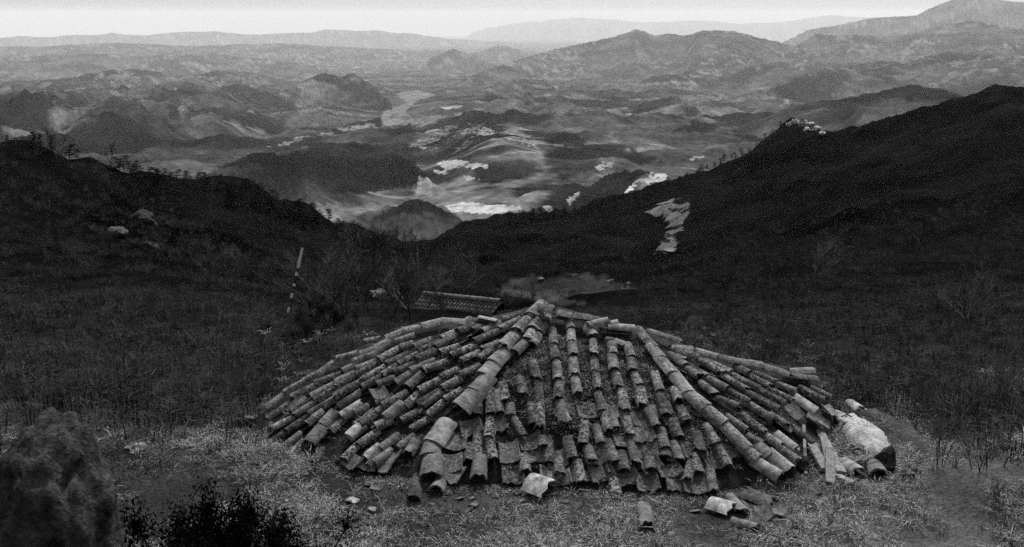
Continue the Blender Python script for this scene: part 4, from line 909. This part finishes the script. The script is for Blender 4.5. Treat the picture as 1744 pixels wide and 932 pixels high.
# scattered vegetation nobody could count: instanced on points
def scatter(name, pts, rot, scl, idx, sources, label, cat):
    coll = bpy.data.collections.new(name+'_kinds')
    for i, me in enumerate(sources):
        o = bpy.data.objects.new('%s_kind_%02d' % (name, i), me); coll.objects.link(o)
    me = bpy.data.meshes.new(name); pts = np.asarray(pts, np.float32); me.vertices.add(len(pts)); me.vertices.foreach_set('co', pts.ravel())
    for nm, ty, arr in (('rot', 'FLOAT', rot), ('scl', 'FLOAT', scl), ('idx', 'INT', idx)):
        a = me.attributes.new(nm, ty, 'POINT'); a.data.foreach_set('value', np.asarray(arr, np.int32 if ty == 'INT' else np.float32))
    o = mesh_obj(name, me); g = bpy.data.node_groups.new(name, 'GeometryNodeTree')
    g.interface.new_socket('Geometry', in_out='INPUT', socket_type='NodeSocketGeometry'); g.interface.new_socket('Geometry', in_out='OUTPUT', socket_type='NodeSocketGeometry')
    n, l = g.nodes, g.links; gi = n.new('NodeGroupInput'); go = n.new('NodeGroupOutput'); ci = n.new('GeometryNodeCollectionInfo')
    ci.inputs['Collection'].default_value = coll; ci.inputs['Separate Children'].default_value = True; ci.inputs['Reset Children'].default_value = True
    ip = n.new('GeometryNodeInstanceOnPoints'); ip.inputs['Pick Instance'].default_value = True
    def attr(nm, dt):
        q = n.new('GeometryNodeInputNamedAttribute'); q.data_type = dt; q.inputs['Name'].default_value = nm; return q.outputs[0]
    cx = n.new('ShaderNodeCombineXYZ'); l.new(attr('rot', 'FLOAT'), cx.inputs[2])
    cs = n.new('ShaderNodeCombineXYZ'); sc = attr('scl', 'FLOAT')
    for i in range(3): l.new(sc, cs.inputs[i])
    l.new(gi.outputs[0], ip.inputs['Points']); l.new(ci.outputs[0], ip.inputs['Instance']); l.new(attr('idx', 'INT'), ip.inputs['Instance Index'])
    l.new(cx.outputs[0], ip.inputs['Rotation']); l.new(cs.outputs[0], ip.inputs['Scale']); l.new(ip.outputs[0], go.inputs[0])
    md = o.modifiers.new('scatter', 'NODES'); md.node_group = g
    tag(o, label, cat, kind='stuff'); return o
def tuft(seed, n, h, spread, mat, lean=.5, w=.004):
    r = random.Random(seed); V = []; F = []
    for _ in range(n):
        a = r.uniform(0, 6.283); q = r.uniform(0, spread); b = Vector((math.cos(a)*q, math.sin(a)*q, -.01)); a2 = a+r.gauss(0, .9); L = h*r.uniform(.35, 1.1); ln = abs(r.gauss(lean, .4))
        d = Vector((math.cos(a2), math.sin(a2), 0)); s = Vector((-d.y, d.x, 0))*w*r.uniform(.7, 1.4); o = len(V)
        m = b+d*L*ln*.35+Vector((0, 0, L*.6/(1+ln*.4))); t = b+d*L*ln+Vector((0, 0, L*.85/(1+ln)))
        V += [b-s, b+s, m+s*.8, m-s*.8, t]; F += [(o, o+1, o+2, o+3), (o+3, o+2, o+4)]
    return mesh_from('tuft', V, F, mat, False)
TUFTS = [tuft(i, 24, .10, .08, M_grass, .8, .0021) for i in range(4)]+[tuft(10+i, 12, .19, .05, M_grass, .5, .0024) for i in range(2)]+[tuft(20+i, 26, .10, .09, M_dgrass, .9, .003) for i in range(3)]
def grass():
    n = 62000; x = rng.uniform(-10.5, 10.5, n*2); y = rng.uniform(6.5, 23, n*2)
    keep = ~in_roof(x, y); dens = .55+1.3*fbm(x/1.3, y/1.3, 3)+.5*fbm(x/.4, y/.4, 2)
    keep &= rng.uniform(0, 1, n*2) < dens*np.clip(1.6-(y-9)/7.5, .12, 1)
    px, py = project(x, y, 0*x); keep &= (px > -60) & (px < W0+60) & (py < H0+60)
    for q in LOOSE: keep &= ((x-q.x)**2+(y-q.y+.05)**2 > .13**2) | (rng.uniform(0, 1, len(x)) < .12)
    x, y = x[keep], y[keep]; z = ground_z(x, y)
    dark = (fbm(x/1.7+5, y/1.7, 3)+.5*rng.uniform(-1, 1, len(x)) > .25+.5*sstep(.5, 4, x)-1.1*sstep(10.5, 13.8, np.hypot(x, y))-.5*sstep(-3, -6, x))
    idx = np.where(dark, rng.integers(6, 9, len(x)), rng.integers(0, 6, len(x)))
    P = np.stack([x, y, z], -1)
    # tufts that root in the clay between the tiles of the front slope
    Q = []; poly = [(905,600),(935,560),(1080,565),(1150,640),(1250,740),(1230,790),(1100,770),(960,730),(900,720),(860,640)]
    xs, ys = [p[0] for p in poly], [p[1] for p in poly]
    for _ in range(5200):
        a, b = R_.uniform(min(xs), max(xs)), R_.uniform(min(ys), max(ys))
        if poly_mask(np.array([a]), np.array([b]), poly)[0]:
            q = on_roof(a, b)
            if pnoise(np.array([q.x*2.2]), np.array([q.y*2.2]))[0] > -.15: Q.append(tuple(q))
        if len(Q) > 1300: break
    for _ in range(700):
        a, b = R_.uniform(440, 1400), R_.uniform(560, 800); q = on_roof(a, b)
        if in_roof(np.array([q.x]), np.array([q.y]))[0]: Q.append(tuple(q))
    for i in range(len(OUT)-9):
        for _ in range(70):
            q = OUT[i]+(OUT[i+1]-OUT[i])*R_.random()+np.array([R_.gauss(0, .08), R_.gauss(-.06, .07)]); Q.append((q[0], q[1], float(ground_z(q[:1], q[1:])[0])))
    Q = np.array(Q); P = np.vstack([P, Q]); idx = np.concatenate([idx, rng.choice([0, 1, 2, 6, 7, 8], len(Q))])
    sc = np.concatenate([rng.uniform(.45, 1.3, len(x))*(1+.4*(rng.uniform(0, 1, len(x)) > .96)), rng.uniform(.45, 1.05, len(Q))])
    scatter('dry_grass', P, rng.uniform(0, 6.28, len(P)), sc, idx, TUFTS, 'short dry winter grass around and on the roof', 'grass')
grass()
def brush():
    srcs = [bare_tree(500+i, 1.6, .55, 3, 3+i % 3, .006, .35) for i in range(5)]
    M = []
    for t in srcs:
        mb = MB(); 
        for q in t: o = len(mb.V); mb.V += q.V; mb.F += [tuple(k+o for k in f) for f in q.F]
        M.append(mb.mesh('brush', M_twig))
    low = [tuft(40+i, 70, .42, .40, M_lowbrush, .7, .006) for i in range(3)]
    P = []; n = 46000
    az = rng.uniform(math.radians(-31), math.radians(31), n); lr = rng.uniform(math.log(11.5), math.log(620), n); r = np.exp(lr); x, y = r*np.sin(az), r*np.cos(az)
    z = ground_z(x, y); px, py = project(x, y, z)
    keep = ~in_roof(x, y) & (rng.uniform(0, 1, n) < .35+.9*sstep(-.3, .4, fbm(px/60, py/40, 3)))
    slip = poly_mask(px, py, [(1085, 378), (1108, 350), (1172, 330), (1186, 352), (1176, 390), (1150, 446), (1096, 452), (1120, 400)]) & (rng.uniform(0, 1, n) < .9)
    field = poly_mask(px, py, [(840, 500), (880, 470), (1000, 462), (1095, 488), (1085, 520), (960, 530)]) & (rng.uniform(0, 1, n) < .85)
    house = poly_mask(px, py, [(715, 500), (790, 498), (860, 512), (862, 580), (700, 600)]) & (r < 70)
    keep &= ~slip & ~field & ~house
    crest = np.interp(az, _azs, [math.log(kn[-1][1]) for _, kn in NEAR]); keep &= lr < crest+.04
    keep &= (r > 14) | ((x < -3.4) | (x > 5.2)) & (rng.uniform(0, 1, n) < (r-11.3)/3)
    keep &= ~((r < 30) & (rng.uniform(0, 1, n) < .5))
    x, y, z, r = x[keep], y[keep], z[keep], r[keep]
    isl = (rng.uniform(0, 1, len(x)) < np.where(r < 45, .6, .15))
    idx = np.where(isl, rng.integers(5, 8, len(x)), rng.integers(0, 5, len(x)))
    sc = np.where(isl, rng.uniform(.6, 1.3, len(x)), rng.uniform(.4, .85, len(x))*np.clip(r/110, .45, .85))
    scatter('hillside_brush', np.stack([x, y, z-.03], -1), rng.uniform(0, 6.28, len(x)), sc, idx, M+low, 'dark leafless brushwood covering the hillsides', 'brushwood')
brush()

# ------------------------------------------------------------------ the air between here and the far ranges
def haze():
    m = bpy.data.materials.new('haze'); m.use_nodes = True; n = m.node_tree.nodes; n.clear()
    o = n.new('ShaderNodeOutputMaterial'); v = n.new('ShaderNodeVolumePrincipled'); v.inputs['Color'].default_value = (.98, .98, .98, 1); v.inputs['Density'].default_value = HAZE_DENSITY; v.inputs['Anisotropy'].default_value = 0.0
    m.node_tree.links.new(v.outputs[0], o.inputs['Volume'])
    m.cycles.volume_sampling = 'DISTANCE'
    x, z0, z1 = 88000, -2200, 680
    V = [(sx*x, sy*x, z) for z in (z0, z1) for sx, sy in ((-1, -1), (1, -1), (1, 1), (-1, 1))]
    me = mesh_from('haze', V, [(0, 3, 2, 1), (4, 5, 6, 7), (0, 1, 5, 4), (1, 2, 6, 5), (2, 3, 7, 6), (3, 0, 4, 7)], m, False)
    tag(mesh_obj('haze', me), 'pale haze filling the valley air', 'haze', kind='stuff')
haze()
